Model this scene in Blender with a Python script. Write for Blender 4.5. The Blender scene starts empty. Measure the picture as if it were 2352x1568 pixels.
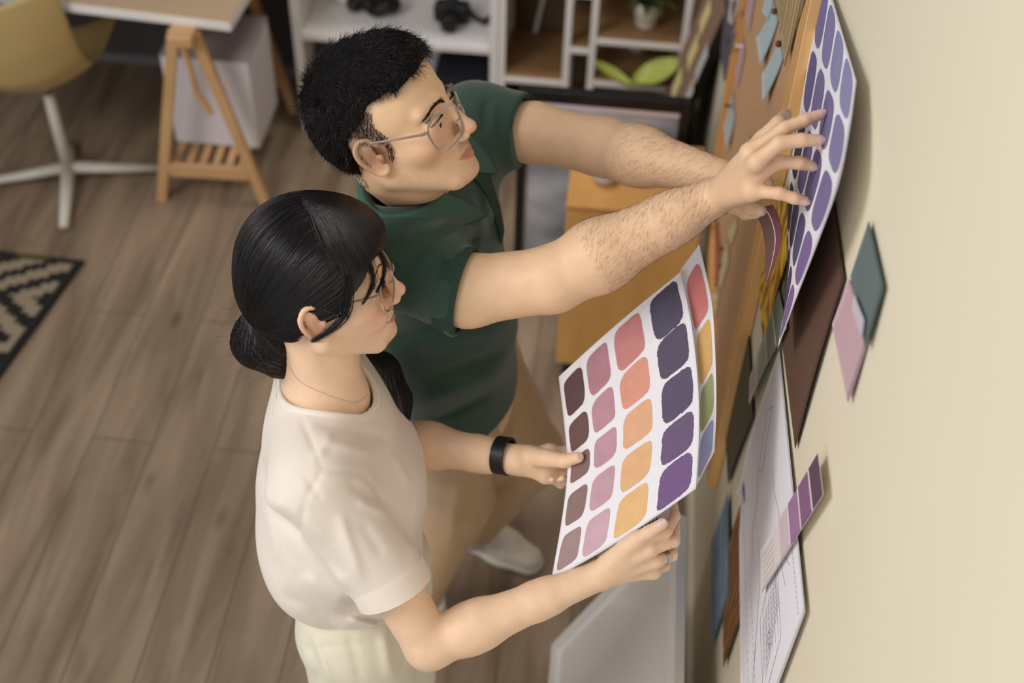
import bpy, math, random
import numpy as np
from mathutils import Vector, Matrix
random.seed(7); rng = np.random.default_rng(7)
PI = math.pi
V = lambda *a: np.array(a, float)
scene = bpy.context.scene
COL = scene.collection

# ---------------------------------------------------------------- camera
F = 3000.0; CX, CY = 1176.0, 784.0
CAM = V(-.32, 0, 2.8)
def _d(p): v = V(p[0]-CX, p[1]-CY, F); return v/np.linalg.norm(v)
_down = _d((1075., 3700.)); _y = _d((1630., -2300.)); _y = _y-_down*(_y@_down); _y /= np.linalg.norm(_y)
RW = np.array([np.cross(_y, -_down), _y, -_down])      # rows: world axes in lens axes
def ray(px, py): return RW@(V(px-CX, py-CY, F)/F)
def U(px, py, t): return CAM+t*ray(px, py)              # world point seen at a pixel, t metres deep
def on(px, py, ax, val):                                # world point seen at a pixel, on an axis plane
    r = ray(px, py); return CAM+(val-CAM[ax])/r[ax]*r
WX = lambda px, py, x: on(px, py, 0, x)
WZ = lambda px, py, z: on(px, py, 2, z)
WY = lambda px, py, y: on(px, py, 1, y)
cam_d = bpy.data.cameras.new('camera'); cam = bpy.data.objects.new('camera', cam_d); COL.objects.link(cam)
cam_d.sensor_width = 36; cam_d.lens = F/2352*36; cam_d.clip_start = .02
rt, dn, fw = RW[:, 0], RW[:, 1], RW[:, 2]
cam.matrix_world = Matrix(((rt[0], -dn[0], -fw[0], CAM[0]), (rt[1], -dn[1], -fw[1], CAM[1]), (rt[2], -dn[2], -fw[2], CAM[2]), (0, 0, 0, 1)))
cam_d.dof.use_dof = True; cam_d.dof.focus_distance = 1.91; cam_d.dof.aperture_fstop = 2.5
scene.camera = cam

# ---------------------------------------------------------------- light and exposure
scene.view_settings.view_transform = 'Standard'; scene.view_settings.look = 'None'
scene.view_settings.exposure = 0.0; scene.view_settings.gamma = 1.0
w = bpy.data.worlds.new('world'); scene.world = w; w.use_nodes = True
bg = w.node_tree.nodes['Background']; bg.inputs[0].default_value = (.93, .96, 1, 1); bg.inputs[1].default_value = .45
def area(name, loc, target, size, power, color, sy=None):
    l = bpy.data.lights.new(name, 'AREA'); l.shape = 'RECTANGLE'; l.size = size; l.size_y = sy or size
    l.energy = power; l.color = color
    o = bpy.data.objects.new(name, l); COL.objects.link(o); o.location = loc
    o.rotation_euler = (Vector(target)-Vector(loc)).to_track_quat('-Z', 'Y').to_euler(); return o
area('window_light', (-2.9, .1, 3.5), (-.35, 1.45, 1.2), 1.6, 68, (1, .97, .93), 1.5)
area('rear_fill_light', (-1.7, -1.5, 2.0), (-.1, 1.6, .7), 1.3, 17, (1, .97, .93), 1.6)  # unseen fill light, added to lighten the lower wall
far_fill = area('far_fill_light', (-.5, 3.3, 3.7), (-.65, 3.35, 0), .7, 3.5, (1, .95, .88)); far_fill.data.spread = math.radians(60)  # added fill from above, brightens the back shelf and floor

_s = bpy.data.lights.new('floor_fill_spot', 'SPOT'); _s.energy = 60; _s.spot_size = math.radians(24); _s.spot_blend = 1; _s.shadow_soft_size = .06; _s.color = (1, .95, .9)  # added spot, makes the pale floor patch behind the man
_o = bpy.data.objects.new('floor_fill_spot', _s); COL.objects.link(_o); _o.location = (-.52, 2.95, 3.1); _o.rotation_euler = (Vector((-.52, 2.72, 0))-Vector(_o.location)).to_track_quat('-Z', 'Y').to_euler()

# ---------------------------------------------------------------- materials
MATS = {}
def lin(c):
    return tuple(((x/255)/12.92 if x/255 <= .04045 else ((x/255+.055)/1.055)**2.4) for x in c)+(1,)
def mat(name, rgb, rough=.6, noise=0, nscale=20, stretch=(1, 1, 1), bump=0, bscale=200, spec=.4, metal=0, sss=0, dark=None, sheen=0, coat=0):
    if name in MATS: return MATS[name]
    m = bpy.data.materials.new(name); m.use_nodes = True; MATS[name] = m
    nt = m.node_tree; b = nt.nodes['Principled BSDF']; L = nt.links
    c = lin(rgb); b.inputs['Base Color'].default_value = c; b.inputs['Roughness'].default_value = rough
    b.inputs['Metallic'].default_value = metal; b.inputs['Specular IOR Level'].default_value = spec
    if sss: b.inputs['Subsurface Weight'].default_value = sss; b.inputs['Subsurface Radius'].default_value = (1, .35, .2); b.inputs['Subsurface Scale'].default_value = .008
    if sheen: b.inputs['Sheen Weight'].default_value = sheen
    if coat: b.inputs['Coat Weight'].default_value = coat
    tc = nt.nodes.new('ShaderNodeTexCoord')
    mp = nt.nodes.new('ShaderNodeMapping'); mp.inputs['Scale'].default_value = stretch; L.new(tc.outputs['Object'], mp.inputs[0])
    if noise:
        n = nt.nodes.new('ShaderNodeTexNoise'); n.inputs['Scale'].default_value = nscale; n.inputs['Detail'].default_value = 5
        L.new(mp.outputs[0], n.inputs['Vector'])
        r = nt.nodes.new('ShaderNodeValToRGB'); r.color_ramp.elements[0].position = .3; r.color_ramp.elements[1].position = .7
        d = lin(dark) if dark else tuple(x*(1-noise) for x in c[:3])+(1,)
        r.color_ramp.elements[0].color = d; r.color_ramp.elements[1].color = c
        L.new(n.outputs['Fac'], r.inputs[0]); L.new(r.outputs[0], b.inputs['Base Color'])
    if bump:
        n2 = nt.nodes.new('ShaderNodeTexNoise'); n2.inputs['Scale'].default_value = bscale; n2.inputs['Detail'].default_value = 3
        L.new(mp.outputs[0], n2.inputs['Vector'])
        bp = nt.nodes.new('ShaderNodeBump'); bp.inputs['Strength'].default_value = bump; bp.inputs['Distance'].default_value = .002
        L.new(n2.outputs['Fac'], bp.inputs['Height']); L.new(bp.outputs[0], b.inputs['Normal'])
    return m
def skinmat(name):
    m = bpy.data.materials.new(name); m.use_nodes = True; MATS[name] = m
    nt = m.node_tree; b = nt.nodes['Principled BSDF']; L = nt.links
    at = nt.nodes.new('ShaderNodeAttribute'); at.attribute_name = 'tone'
    tc = nt.nodes.new('ShaderNodeTexCoord'); n = nt.nodes.new('ShaderNodeTexNoise'); n.inputs['Scale'].default_value = 45; n.inputs['Detail'].default_value = 6
    L.new(tc.outputs['Object'], n.inputs['Vector'])
    hs = nt.nodes.new('ShaderNodeHueSaturation'); L.new(at.outputs['Color'], hs.inputs['Color'])
    mr = nt.nodes.new('ShaderNodeMapRange'); mr.inputs['To Min'].default_value = .9; mr.inputs['To Max'].default_value = 1.1
    L.new(n.outputs['Fac'], mr.inputs['Value']); L.new(mr.outputs[0], hs.inputs['Value']); L.new(hs.outputs[0], b.inputs['Base Color'])
    b.inputs['Roughness'].default_value = .47; b.inputs['Specular IOR Level'].default_value = .4
    b.inputs['Subsurface Weight'].default_value = .22; b.inputs['Subsurface Radius'].default_value = (1, .35, .2); b.inputs['Subsurface Scale'].default_value = .007
    n2 = nt.nodes.new('ShaderNodeTexNoise'); n2.inputs['Scale'].default_value = 600; L.new(tc.outputs['Object'], n2.inputs['Vector'])
    bp = nt.nodes.new('ShaderNodeBump'); bp.inputs['Strength'].default_value = .18; bp.inputs['Distance'].default_value = .001
    L.new(n2.outputs['Fac'], bp.inputs['Height']); L.new(bp.outputs[0], b.inputs['Normal'])
    return m

# ---------------------------------------------------------------- object helpers
def tag(o, label=None, cat=None, group=None, kind=None):
    for k, v in (('label', label), ('category', cat), ('group', group), ('kind', kind)):
        if v: o[k] = v
    return o
def thing(name, loc, label, cat, group=None):
    o = bpy.data.objects.new(name, None); COL.objects.link(o); o.location = tuple(map(float, loc)); o.empty_display_size = .05
    return tag(o, label, cat, group)
def worldloc(o):
    p = V(0, 0, 0)
    while o is not None: p = p+V(*o.location); o = o.parent
    return p
def mesh(name, verts, faces, mats, fm=None, parent=None, smooth=True, tone=None, **tg):
    """One mesh object. verts are world points; the origin goes to the parent or to the middle of the foot."""
    verts = np.asarray(verts, float)
    if parent is not None: o0 = worldloc(parent)
    else:
        o0 = (verts.min(0)+verts.max(0))/2; o0[2] = verts[:, 2].min()
    me = bpy.data.meshes.new(name)
    if isinstance(faces, np.ndarray) and faces.ndim == 2:
        n, k = faces.shape
        me.vertices.add(len(verts)); me.vertices.foreach_set('co', (verts-o0).astype(np.float32).ravel())
        me.loops.add(n*k); me.loops.foreach_set('vertex_index', faces.astype(np.int32).ravel())
        me.polygons.add(n); me.polygons.foreach_set('loop_start', np.arange(0, n*k, k, dtype=np.int32))
        me.update(calc_edges=True)
    else:
        me.from_pydata([tuple(v) for v in (verts-o0)], [], [tuple(int(i) for i in f) for f in faces])
    if not isinstance(mats, (list, tuple)): mats = [mats]
    for m in mats: me.materials.append(m)
    if fm is not None: me.polygons.foreach_set('material_index', np.asarray(fm, np.int32))
    me.polygons.foreach_set('use_smooth', np.full(len(me.polygons), bool(smooth)))
    if tone is not None:
        a = me.color_attributes.new('tone', 'FLOAT_COLOR', 'POINT')
        a.data.foreach_set('color', np.hstack([tone, np.ones((len(tone), 1))]).astype(np.float32).ravel())
    me.update()
    o = bpy.data.objects.new(name, me); COL.objects.link(o)
    if parent is not None: o.parent = parent
    else: o.location = tuple(o0)
    return tag(o, **tg)
class MB:
    """Collects shapes for ONE mesh."""
    def __init__(s): s.v = []; s.f = []; s.m = []; s.n = 0
    def add(s, v, f, m=0):
        s.v.append(np.asarray(v, float)); s.f += [tuple(i+s.n for i in q) for q in f]; s.m += [m]*len(f); s.n += len(v); return s
    def box(s, c, size, m=0, rot=None, bev=0):
        c = V(*c); h = V(*size)/2
        if bev <= 0: pts = [V(x, y, z)*h for x in (-1, 1) for y in (-1, 1) for z in (-1, 1)]; f = [(0, 1, 3, 2), (4, 6, 7, 5), (0, 4, 5, 1), (2, 3, 7, 6), (0, 2, 6, 4), (1, 5, 7, 3)]
        else:
            b = min(bev, h.min()*.9); pts = []; idx = {}
            for x in (-1, 1):
                for y in (-1, 1):
                    for z in (-1, 1):
                        for a in range(3):
                            p = V(x, y, z)*(h-b); p[a] = (x, y, z)[a]*h[a]; idx[(x, y, z, a)] = len(pts); pts.append(p)
            f = []
            for a in range(3):
                u, w_ = (a+1) % 3, (a+2) % 3
                for sg in (-1, 1):
                    q = []
                    for su, sw in ((-1, -1), (1, -1), (1, 1), (-1, 1)):
                        k = [0, 0, 0]; k[a] = sg; k[u] = su; k[w_] = sw; q.append(idx[(*k, a)])
                    f.append(q if sg > 0 else q[::-1])
                for su in (-1, 1):
                    for sw in (-1, 1):
                        q = []
                        for sg, ax in ((-1, u), (1, u), (1, w_), (-1, w_)):
                            k = [0, 0, 0]; k[a] = sg; k[u] = su; k[w_] = sw; q.append(idx[(*k, ax)])
                        f.append(q)
            for x in (-1, 1):
                for y in (-1, 1):
                    for z in (-1, 1): f.append([idx[(x, y, z, a)] for a in range(3)])
        pts = np.array(pts)
        if rot is not None: pts = pts@np.asarray(rot).T
        return s.add(pts+c, f, m)
    def tube(s, pts, r, n=10, m=0, cap=True, flat=None):
        pts = [V(*p) for p in pts]; N = len(pts); rr = [r]*N if np.isscalar(r) else list(r)
        v = []; up = None
        for i, p in enumerate(pts):
            d = pts[min(i+1, N-1)]-pts[max(i-1, 0)]; d /= np.linalg.norm(d)+1e-12
            if up is None: up = V(0, 0, 1) if abs(d[2]) < .9 else V(1, 0, 0)
            a = np.cross(d, up); a /= np.linalg.norm(a)+1e-12; b = np.cross(a, d); up = b
            for k in range(n):
                th = 2*PI*k/n; v.append(p+rr[i]*(math.cos(th)*a+math.sin(th)*b*(flat or 1)))
        f = [(i*n+k, i*n+(k+1) % n, (i+1)*n+(k+1) % n, (i+1)*n+k) for i in range(N-1) for k in range(n)]
        if cap: f += [tuple(range(n))[::-1], tuple((N-1)*n+k for k in range(n))]
        return s.add(v, f, m)
    def lathe(s, c, prof, n=32, m=0, axis=None):
        c = V(*c); v = []; 
        ax = V(0, 0, 1) if axis is None else V(*axis)/np.linalg.norm(axis)
        a = np.cross(ax, V(1, 0, 0) if abs(ax[0]) < .9 else V(0, 1, 0)); a /= np.linalg.norm(a); b = np.cross(ax, a)
        for r, z in prof:
            for k in range(n): th = 2*PI*k/n; v.append(c+ax*z+r*(math.cos(th)*a+math.sin(th)*b))
        f = [(i*n+k, i*n+(k+1) % n, (i+1)*n+(k+1) % n, (i+1)*n+k) for i in range(len(prof)-1) for k in range(n)]
        f += [tuple(range(n))[::-1], tuple((len(prof)-1)*n+k for k in range(n))]
        return s.add(v, f, m)
    def ball(s, c, r, m=0, n=14):
        r = V(*r) if not np.isscalar(r) else V(r, r, r); c = V(*c); v = []
        for i in range(n+1):
            ph = PI*i/n
            for k in range(2*n): th = PI*k/n; v.append(c+r*V(math.sin(ph)*math.cos(th), math.sin(ph)*math.sin(th), math.cos(ph)))
        f = [(i*2*n+k, (i+1)*2*n+k, (i+1)*2*n+(k+1) % (2*n), i*2*n+(k+1) % (2*n)) for i in range(n) for k in range(2*n)]
        return s.add(v, f, m)
    def prism(s, poly, d, m=0):
        """flat polygon (world points) pushed along vector d"""
        p = np.array(poly, float); n = len(p); d = V(*d)
        f = [tuple(range(n))[::-1], tuple(range(n, 2*n))]+[(i, (i+1) % n, n+(i+1) % n, n+i) for i in range(n)]
        return s.add(np.vstack([p, p+d]), f, m)
    def build(s, name, mats, parent=None, smooth=False, **tg):
        return mesh(name, np.vstack(s.v), s.f, mats, s.m, parent, smooth, **tg)
def autosmooth(o, ang=35):
    me = o.data; me.set_sharp_from_angle(angle=math.radians(ang)); me.polygons.foreach_set('use_smooth', np.ones(len(me.polygons), bool)); return o
def rotz(a): return np.array([[math.cos(a), -math.sin(a), 0], [math.sin(a), math.cos(a), 0], [0, 0, 1]])
# ================================================================ the setting
def floor_mat():
    m = bpy.data.materials.new('oak_plank_floor'); m.use_nodes = True; nt = m.node_tree; L = nt.links; b = nt.nodes['Principled BSDF']
    N = lambda t: nt.nodes.new('ShaderNode'+t)
    tc = N('TexCoord'); mp = N('Mapping'); mp.inputs['Rotation'].default_value = (0, 0, PI/2); L.new(tc.outputs['Object'], mp.inputs[0])
    br = N('TexBrick'); br.inputs['Scale'].default_value = 1; br.inputs['Brick Width'].default_value = 1.3; br.inputs['Row Height'].default_value = .17
    br.inputs['Mortar Size'].default_value = .0018; br.offset = .37; br.inputs['Color1'].default_value = (.25, .25, .25, 1); br.inputs['Color2'].default_value = (.85, .85, .85, 1); br.inputs['Mortar'].default_value = (0, 0, 0, 1)
    L.new(mp.outputs[0], br.inputs['Vector'])
    mp2 = N('Mapping'); mp2.inputs['Scale'].default_value = (9, 1.1, 1); L.new(tc.outputs['Object'], mp2.inputs[0])
    n = N('TexNoise'); n.inputs['Scale'].default_value = 1.6; n.inputs['Detail'].default_value = 7; n.inputs['Distortion'].default_value = .6; L.new(mp2.outputs[0], n.inputs['Vector'])
    r = N('ValToRGB'); e = r.color_ramp.elements; e[0].position = .33; e[0].color = lin((122, 103, 84)); e[1].position = .72; e[1].color = lin((166, 145, 122))
    L.new(n.outputs['Fac'], r.inputs[0])
    mx = N('Mix'); mx.data_type = 'RGBA'; mx.blend_type = 'MULTIPLY'; mx.inputs[0].default_value = 1
    r2 = N('ValToRGB'); r2.color_ramp.elements[0].color = (.86, .84, .82, 1); r2.color_ramp.elements[1].color = (1, 1, 1, 1)
    L.new(br.outputs['Color'], r2.inputs[0]); L.new(r.outputs[0], mx.inputs[6]); L.new(r2.outputs[0], mx.inputs[7])
    mp3 = N('Mapping'); mp3.inputs['Scale'].default_value = (3.2, 1.5, 1); L.new(tc.outputs['Object'], mp3.inputs[0])
    vo = N('TexVoronoi'); vo.inputs['Scale'].default_value = 2.1; L.new(mp3.outputs[0], vo.inputs['Vector'])
    r3 = N('ValToRGB'); r3.color_ramp.elements[0].position = .02; r3.color_ramp.elements[0].color = (.55, .5, .46, 1); r3.color_ramp.elements[1].position = .16; r3.color_ramp.elements[1].color = (1, 1, 1, 1)
    L.new(vo.outputs['Distance'], r3.inputs[0])
    mx2 = N('Mix'); mx2.data_type = 'RGBA'; mx2.blend_type = 'MULTIPLY'; mx2.inputs[0].default_value = 1
    L.new(mx.outputs[2], mx2.inputs[6]); L.new(r3.outputs[0], mx2.inputs[7])
    mx3 = N('Mix'); mx3.data_type = 'RGBA'; mx3.inputs[7].default_value = lin((92, 76, 60)); L.new(mx2.outputs[2], mx3.inputs[6]); L.new(br.outputs['Fac'], mx3.inputs[0])
    L.new(mx3.outputs[2], b.inputs['Base Color']); b.inputs['Roughness'].default_value = .5; b.inputs['Specular IOR Level'].default_value = .35
    return m
M_wall = mat('cream_wall_paint', (236, 226, 200), .75, .03, 3, bump=.08, bscale=90)
M_dwall = mat('charcoal_wall_paint', (84, 78, 74), .8, .1, 3)
M_white = mat('white_lacquer', (238, 234, 231), .45, .03, 8)
M_skirt = mat('cream_skirting_paint', (232, 224, 204), .55, .03, 8)
M_black = mat('black_plastic', (22, 21, 22), .4, .15, 12)
FB = MB().box((-2.5, 2.2, -.05), (5.1, 5.6, .1)); FB.build('floor', floor_mat(), kind='structure')
MB().box((.05, 2.2, 1.6), (.1, 5.6, 3.2)).build('wall_right', M_wall, kind='structure')
MB().box((-2.5, 4.05, 1.6), (5.0, .1, 3.2)).build('wall_back', M_dwall, kind='structure')
MB().box((-.0145/2, 1.95, .04), (.014, 4.0, .08)).build('baseboard_right', M_skirt, kind='structure')
MB().box((-2.55, 3.985, .0175), (4.9, .03, .035)).build('baseboard_back', mat('grey_skirting', (132, 128, 132), .6, .05, 5), kind='structure')
MB().box((-2.6, 3.97, .42), (2.3, .06, .03)).build('trim_1', mat('dark_rail', (96, 90, 92), .6, .05, 5), kind='structure')

# ================================================================ far background
WOODP = mat('pine_wood', (214, 172, 124), .5, .22, 6, (1, 1, 1), dark=(196, 152, 104))
M_desk = mat('tan_laminate', (200, 172, 140), .5, .06, 10)
# rug
rc = V(-1.92, 2.88, 0); ang = math.radians(-98)
def rugp(u, v): # u metres left along the top edge, v metres along the right edge
    a = (WZ(0, 870, 0)-WZ(195, 604, 0)); a /= np.linalg.norm(a); b = (WZ(0, 582, 0)-WZ(195, 604, 0)); b /= np.linalg.norm(b)
    return WZ(195, 604, 0)+u*b+v*a
NR = 150; rw = .012
vs = []; fs = []; fm = []
nu, nv = 70, 110
zig = lambda u, v: ((u*1.0+v*.55+.045*abs(((v/.05) % 2)-1)*.4) % .13) < .062
for i in range(nu+1):
    for j in range(nv+1): p = rugp(i*rw, j*rw); vs.append((p[0], p[1], .012))
for i in range(nu):
    for j in range(nv):
        fs.append((i*(nv+1)+j, (i+1)*(nv+1)+j, (i+1)*(nv+1)+j+1, i*(nv+1)+j+1))
        u, v = i*rw, j*rw; q = .36
        vv = v % q; 
        if u < .022: k = 1
        elif v < .014: k = 2 if (i//9) % 2 else 1
        else:
            st = int(u/.024); s_ = (vv-.18)*(1 if vv > .18 else -1)
            k = 1 if ((s_+st*.024*.75+(.0)) % .10) < .045 else 0
        fm.append(k)
rug = mesh('rug', vs, fs, [mat('rug_ivory_wool', (150, 134, 112), .95, .1, 60), mat('rug_black_wool', (30, 30, 30), .95, .1, 60), mat('rug_olive_wool', (78, 70, 24), .95, .1, 60)], fm, smooth=False,
     label='flat woven rug with black and ivory stepped stripes on the plank floor', cat='rug')
so = rug.modifiers.new('thick', 'SOLIDIFY'); so.thickness = .011; so.offset = -1

# desk
dz = .70; dc = WZ(527, 50, dz); dL = WZ(180, 8, dz)
hd = (dL-dc); hd /= np.linalg.norm(hd); bd = V(hd[1], -hd[0], 0); bd = bd if bd[1] > 0 else -bd
desk = thing('desk', (dc+hd*.7+bd*.3)*V(1, 1, 0), 'tan desk top with white edge resting on wooden trestles, cut by the top edge', 'desk')
ctr = dc+hd*.75+bd*.33; R_ = np.array([hd, bd, V(0, 0, 1)]).T
MB().box(ctr-V(0, 0, .002), (1.5, .66, .004), rot=R_).build('desk_surface', M_desk, desk)
MB().box(ctr-V(0, 0, .019), (1.504, .664, .03), rot=R_, bev=.003).build('desk_board', M_white, desk)
# trestle
trx = thing('trestle', WZ(490, 465, 0), 'pine A-frame trestle with slatted shelf holding up the desk', 'trestle')
fA, fB_ = WZ(372, 458, 0), WZ(613, 472, 0); fdir = (fB_-fA)/np.linalg.norm(fB_-fA); bk = V(-fdir[1], fdir[0], 0); dep = .52
top = (fA+fB_)/2+V(0, 0, .655)
for bb in (0, 1):
    for a, sgn in ((fA, -1), (fB_, 1)):
        p0 = a+bk*dep*bb; p1 = top+bk*dep*bb+fdir*.03*sgn
        q = MB(); d_ = fdir*.0165; e_ = bk*.011
        q.add([p0-d_-e_, p0+d_-e_, p0+d_+e_, p0-d_+e_, p1-d_-e_, p1+d_-e_, p1+d_+e_, p1-d_+e_], [(3, 2, 1, 0), (4, 5, 6, 7), (0, 1, 5, 4), (1, 2, 6, 5), (2, 3, 7, 6), (3, 0, 4, 7)])
        q.build('leg', WOODP, trx)
    k = .2; l0 = fA+(top-fA)*k+bk*dep*bb; l1 = fB_+(top-fB_)*k+bk*dep*bb; m_ = (l0+l1)/2
    MB().box(m_, (np.linalg.norm(l1-l0)-.02, .02, .05), rot=np.array([fdir, bk, V(0, 0, 1)]).T, bev=.003).build('rail', WOODP, trx)
RT = np.array([fdir, bk, V(0, 0, 1)]).T
for i in range(6):
    MB().box(m_-bk*dep/2+fdir*(i-2.5)*.043+V(0, 0, .012), (.024, dep-.02, .012), rot=RT).build('slat', WOODP, trx)
MB().box(top+bk*dep/2+V(0, 0, -.005), (.075, dep+.12, .035), rot=RT, bev=.004).build('top_beam', WOODP, trx)
MB().tube([top-bk*.03+V(0, 0, -.03), top-bk*.035+fdir*.012+V(0, 0, -.10), top-bk*.035+fdir*.018+V(0, 0, -.19), top-bk*.03+fdir*.05+V(0, 0, -.27)], .015, 8, flat=.6).build('tilt_arm', WOODP, trx)
# storage box on the trestle shelf
zb = m_[2]+.019; b0 = WZ(405, 326, zb); b1 = WZ(597, 342, zb)
bx = thing('storage_box', (b0+b1)/2+bk*.14, 'white storage box standing on the slatted shelf of the trestle', 'box')
u_ = (b1-b0); wl = np.linalg.norm(u_); u_ /= wl; n_ = V(-u_[1], u_[0], 0); bc = (b0+b1)/2+n_*.13
RB = np.array([u_, n_, V(0, 0, 1)]).T
MB().box(bc+V(0, 0, .165), (wl, .26, .33), rot=RB, bev=.004).build('box_body', mat('white_card', (222, 216, 220), .6, .03, 5), bx)
MB().box(bc+V(0, 0, .3325), (wl+.004, .264, .005), rot=RB, bev=.002).build('shaded_top', mat('shaded_white_card', (150, 140, 142), .7, .03, 5), bx)  # top of the white box, its shade painted in as grey
# second trestle's rear leg, right of the desk
a0, a1 = WZ(692, 268, 0), WY(570, 0, WZ(692, 268, 0)[1]-.02)

# swivel chair
ch = thing('shell_chair', WZ(158, 388, 0), 'olive shell chair on a white four-star base at the left edge', 'chair')
hub = WZ(158, 388, .045)
M_cream = mat('ivory_powder_coat', (206, 198, 186), .4, .03, 9)
for px, py in ((147, 525), (372, 388), (-30, 420), (160, 330)):
    e = WZ(px, py, .02); q = MB(); q.tube([hub+V(0, 0, .01), (hub+e)/2+V(0, 0, .005), e+V(0, 0, .005)], [.026, .02, .015], 10, flat=.7); q.build('leg', M_cream, ch, True)
MB().tube([hub, hub+V(0, 0, .15), hub+V(0, 0, .295)], [.021, .019, .017], 14).build('column', M_cream, ch, True)
Sc = hub+V(-.085, .08, .335)   # middle of the seat
sv = []; nn = 22; mm = 26
def shell(u, v): # u across -1..1 , v 0 front of seat .. 1 top of the back (back faces the camera side)
    prof = [(.24, .0), (.14, -.02), (0, -.025), (-.13, .0), (-.20, .07), (-.235, .18), (-.255, .30), (-.26, .38)]
    x = v*(len(prof)-1); i = min(int(x), len(prof)-2); fr = x-i
    a = prof[i]; c = prof[i+1]; yy = a[0]+(c[0]-a[0])*fr; zz = a[1]+(c[1]-a[1])*fr
    wd = .235*(1-.10*max(0, v-.75)**2*8)
    wrap = .10*abs(u)**2.5
    return Sc+V(u*wd, yy+(wrap*1.2 if v > .55 else wrap*1.2*v/.55), zz+(.10*abs(u)**2.2*(1-v*.8)))
vs = [shell(-1+2*i/nn, j/mm) for i in range(nn+1) for j in range(mm+1)]
fs = [(i*(mm+1)+j, i*(mm+1)+j+1, (i+1)*(mm+1)+j+1, (i+1)*(mm+1)+j) for i in range(nn) for j in range(mm)]
sh = mesh('seat_shell', vs, fs, mat('olive_plastic_shell', (196, 170, 116), .45, .05, 5), None, ch)
sm = sh.modifiers.new('thick', 'SOLIDIFY'); sm.thickness = .014; sm.offset = 0
ss = sh.modifiers.new('sub', 'SUBSURF'); ss.levels = ss.render_levels = 1

# shelf units
SY = 3.65; SD = .32
M_oak = mat('brown_oak_veneer', (158, 122, 82), .5, .15, 5, (1, 6, 6), dark=(134, 100, 64))
xs0 = WY(697, 250, SY)[0]; xmid = WY(1143, 200, SY)[0]
zf = lambda px, py: WY(px, py, SY)[2]
def board(name, x0, x1, z0, z1, parent, m=None, y0=SY, y1=SY+SD): return MB().box(((x0+x1)/2, (y0+y1)/2, (z0+z1)/2), (abs(x1-x0), y1-y0, z1-z0), bev=.002).build(name, m or M_white, parent)
s1 = thing('cube_shelf', ((xs0+xmid)/2, SY+SD/2, 0), 'white open shelf unit behind the man, cameras on its upper board', 'shelf')
board('side_panel', xs0-.01, xs0+.02, 0, .92, s1); board('side_panel', xmid-.028, xmid-.001, 0, .92, s1)
for z in (.03, .385, .80): board('shelf_board', xs0+.021, xmid-.029, z-.012, z+.014, s1)
board('back_panel', xs0+.02, xmid-.02, .02, .9, s1, mat('pale_grey_panel', (196, 192, 186), .6, .03, 5), SY+SD-.012, SY+SD)
s2 = thing('frame_shelf', ((xmid-.06)/2, SY+SD/2, 0), 'white framed shelf with brown boards holding potted plants beside the wall', 'shelf')
xa = WY(1300, 150, SY)[0]; xb = WY(1358, 150, SY)[0]; xc = WY(1572, 100, SY)[0]
zlow = zf(1200, 186)
for x in (xmid+.012, xa, xb, xc): MB().box((x, SY+.012, .46), (.022, .022, .92), bev=.002).build('post', M_white, s2); MB().box((x, SY+SD-.03, .46), (.022, .022, .92), bev=.002).build('post', M_white, s2)
for x0, x1, zz in ((xmid+.012, xa, zlow), (xa, xb, zf(1330, 118)), (xb, xc, zf(1460, 103)), (xmid+.012, xa, .62), (xa, xb, .62), (xb, xc, .72), (xb, xc, zf(1460, 200)), (xmid+.012, xc, .06)):
    board('crossbar', x0+.0115, x1-.0115, zz-.011, zz+.011, s2, None, SY, SY+.02); board('crossbar', x0+.0115, x1-.0115, zz-.011, zz+.011, s2, None, SY+SD-.04, SY+SD-.02)
    board('shelf_board', x0+.003, x1-.003, zz+.0115, zz+.017, s2, M_oak, SY+.003, SY+SD-.03)
board('back_panel', xmid+.012, xc, .0, .92, s2, mat('brown_hardboard', (112, 92, 66), .7, .1, 5), SY+SD-.012, SY+SD-.004)
board('side_panel', xmid+.0, xmid+.003, .0, .92, s2, mat('greige_side_panel', (150, 134, 118), .7, .05, 5), SY+.03, SY+SD-.02)
MB().tube([(xmid+.1, SY+SD-.05, zlow+.02), (xmid+.15, SY+SD-.05, .6)], .008, 6).build('brace', M_white, s2)

M_pot = mat('white_ceramic', (232, 226, 220), .35, .02, 8)
def pot(name, c, r, h, label, plant=None):
    t = thing(name, c, label, 'plant pot' if not plant else 'potted plant', 'white pots on the framed shelf')
    q = MB(); q.lathe(c, [(r*.62, 0), (r*.74, h*.12), (r*.8, h*.4), (r*.86, h*.42), (r, h*.95), (r*1.0, h), (r*.9, h), (r*.85, h*.8), (.001, h*.8)], 32); q.build('pot', M_pot, t, True)
    if plant:
        lf = MB()
        for i in range(60):
            a = rng.uniform(0, 2*PI); el = rng.uniform(-.1, 1.2); L_ = rng.uniform(.05, .13)
            b_ = V(*c)+V(0, 0, h*.85); d_ = V(math.cos(a)*math.cos(el), math.sin(a)*math.cos(el), math.sin(el)+.2); d_ /= np.linalg.norm(d_)
            tip = b_+d_*L_; s_ = np.cross(d_, V(0, 0, 1)); s_ /= np.linalg.norm(s_)+1e-9; md = b_+d_*L_*.6+V(0, 0, .01); w_ = .016
            nrm = np.cross(d_, s_)*.001
            tip = tip-V(0, 0, .02)
            if tip[1] > SY+SD-.05: continue
            lf.add([b_, md-s_*w_, tip, md+s_*w_, md+nrm*4], [(0, 1, 4), (1, 2, 4), (2, 3, 4), (3, 0, 4)])
        lf.build('foliage', mat('green_leaf', (86, 100, 52), .5, .4, 20), t)
    return t
zz = zf(1460, 103)+.017
pc = WZ(1482, 70, zz)+V(0, .03, 0); pot('potted_plant', pc, .047, .095, 'white pot with a green leafy plant on the upper board of the framed shelf', True)
zl = zf(1460, 200)+.017
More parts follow.
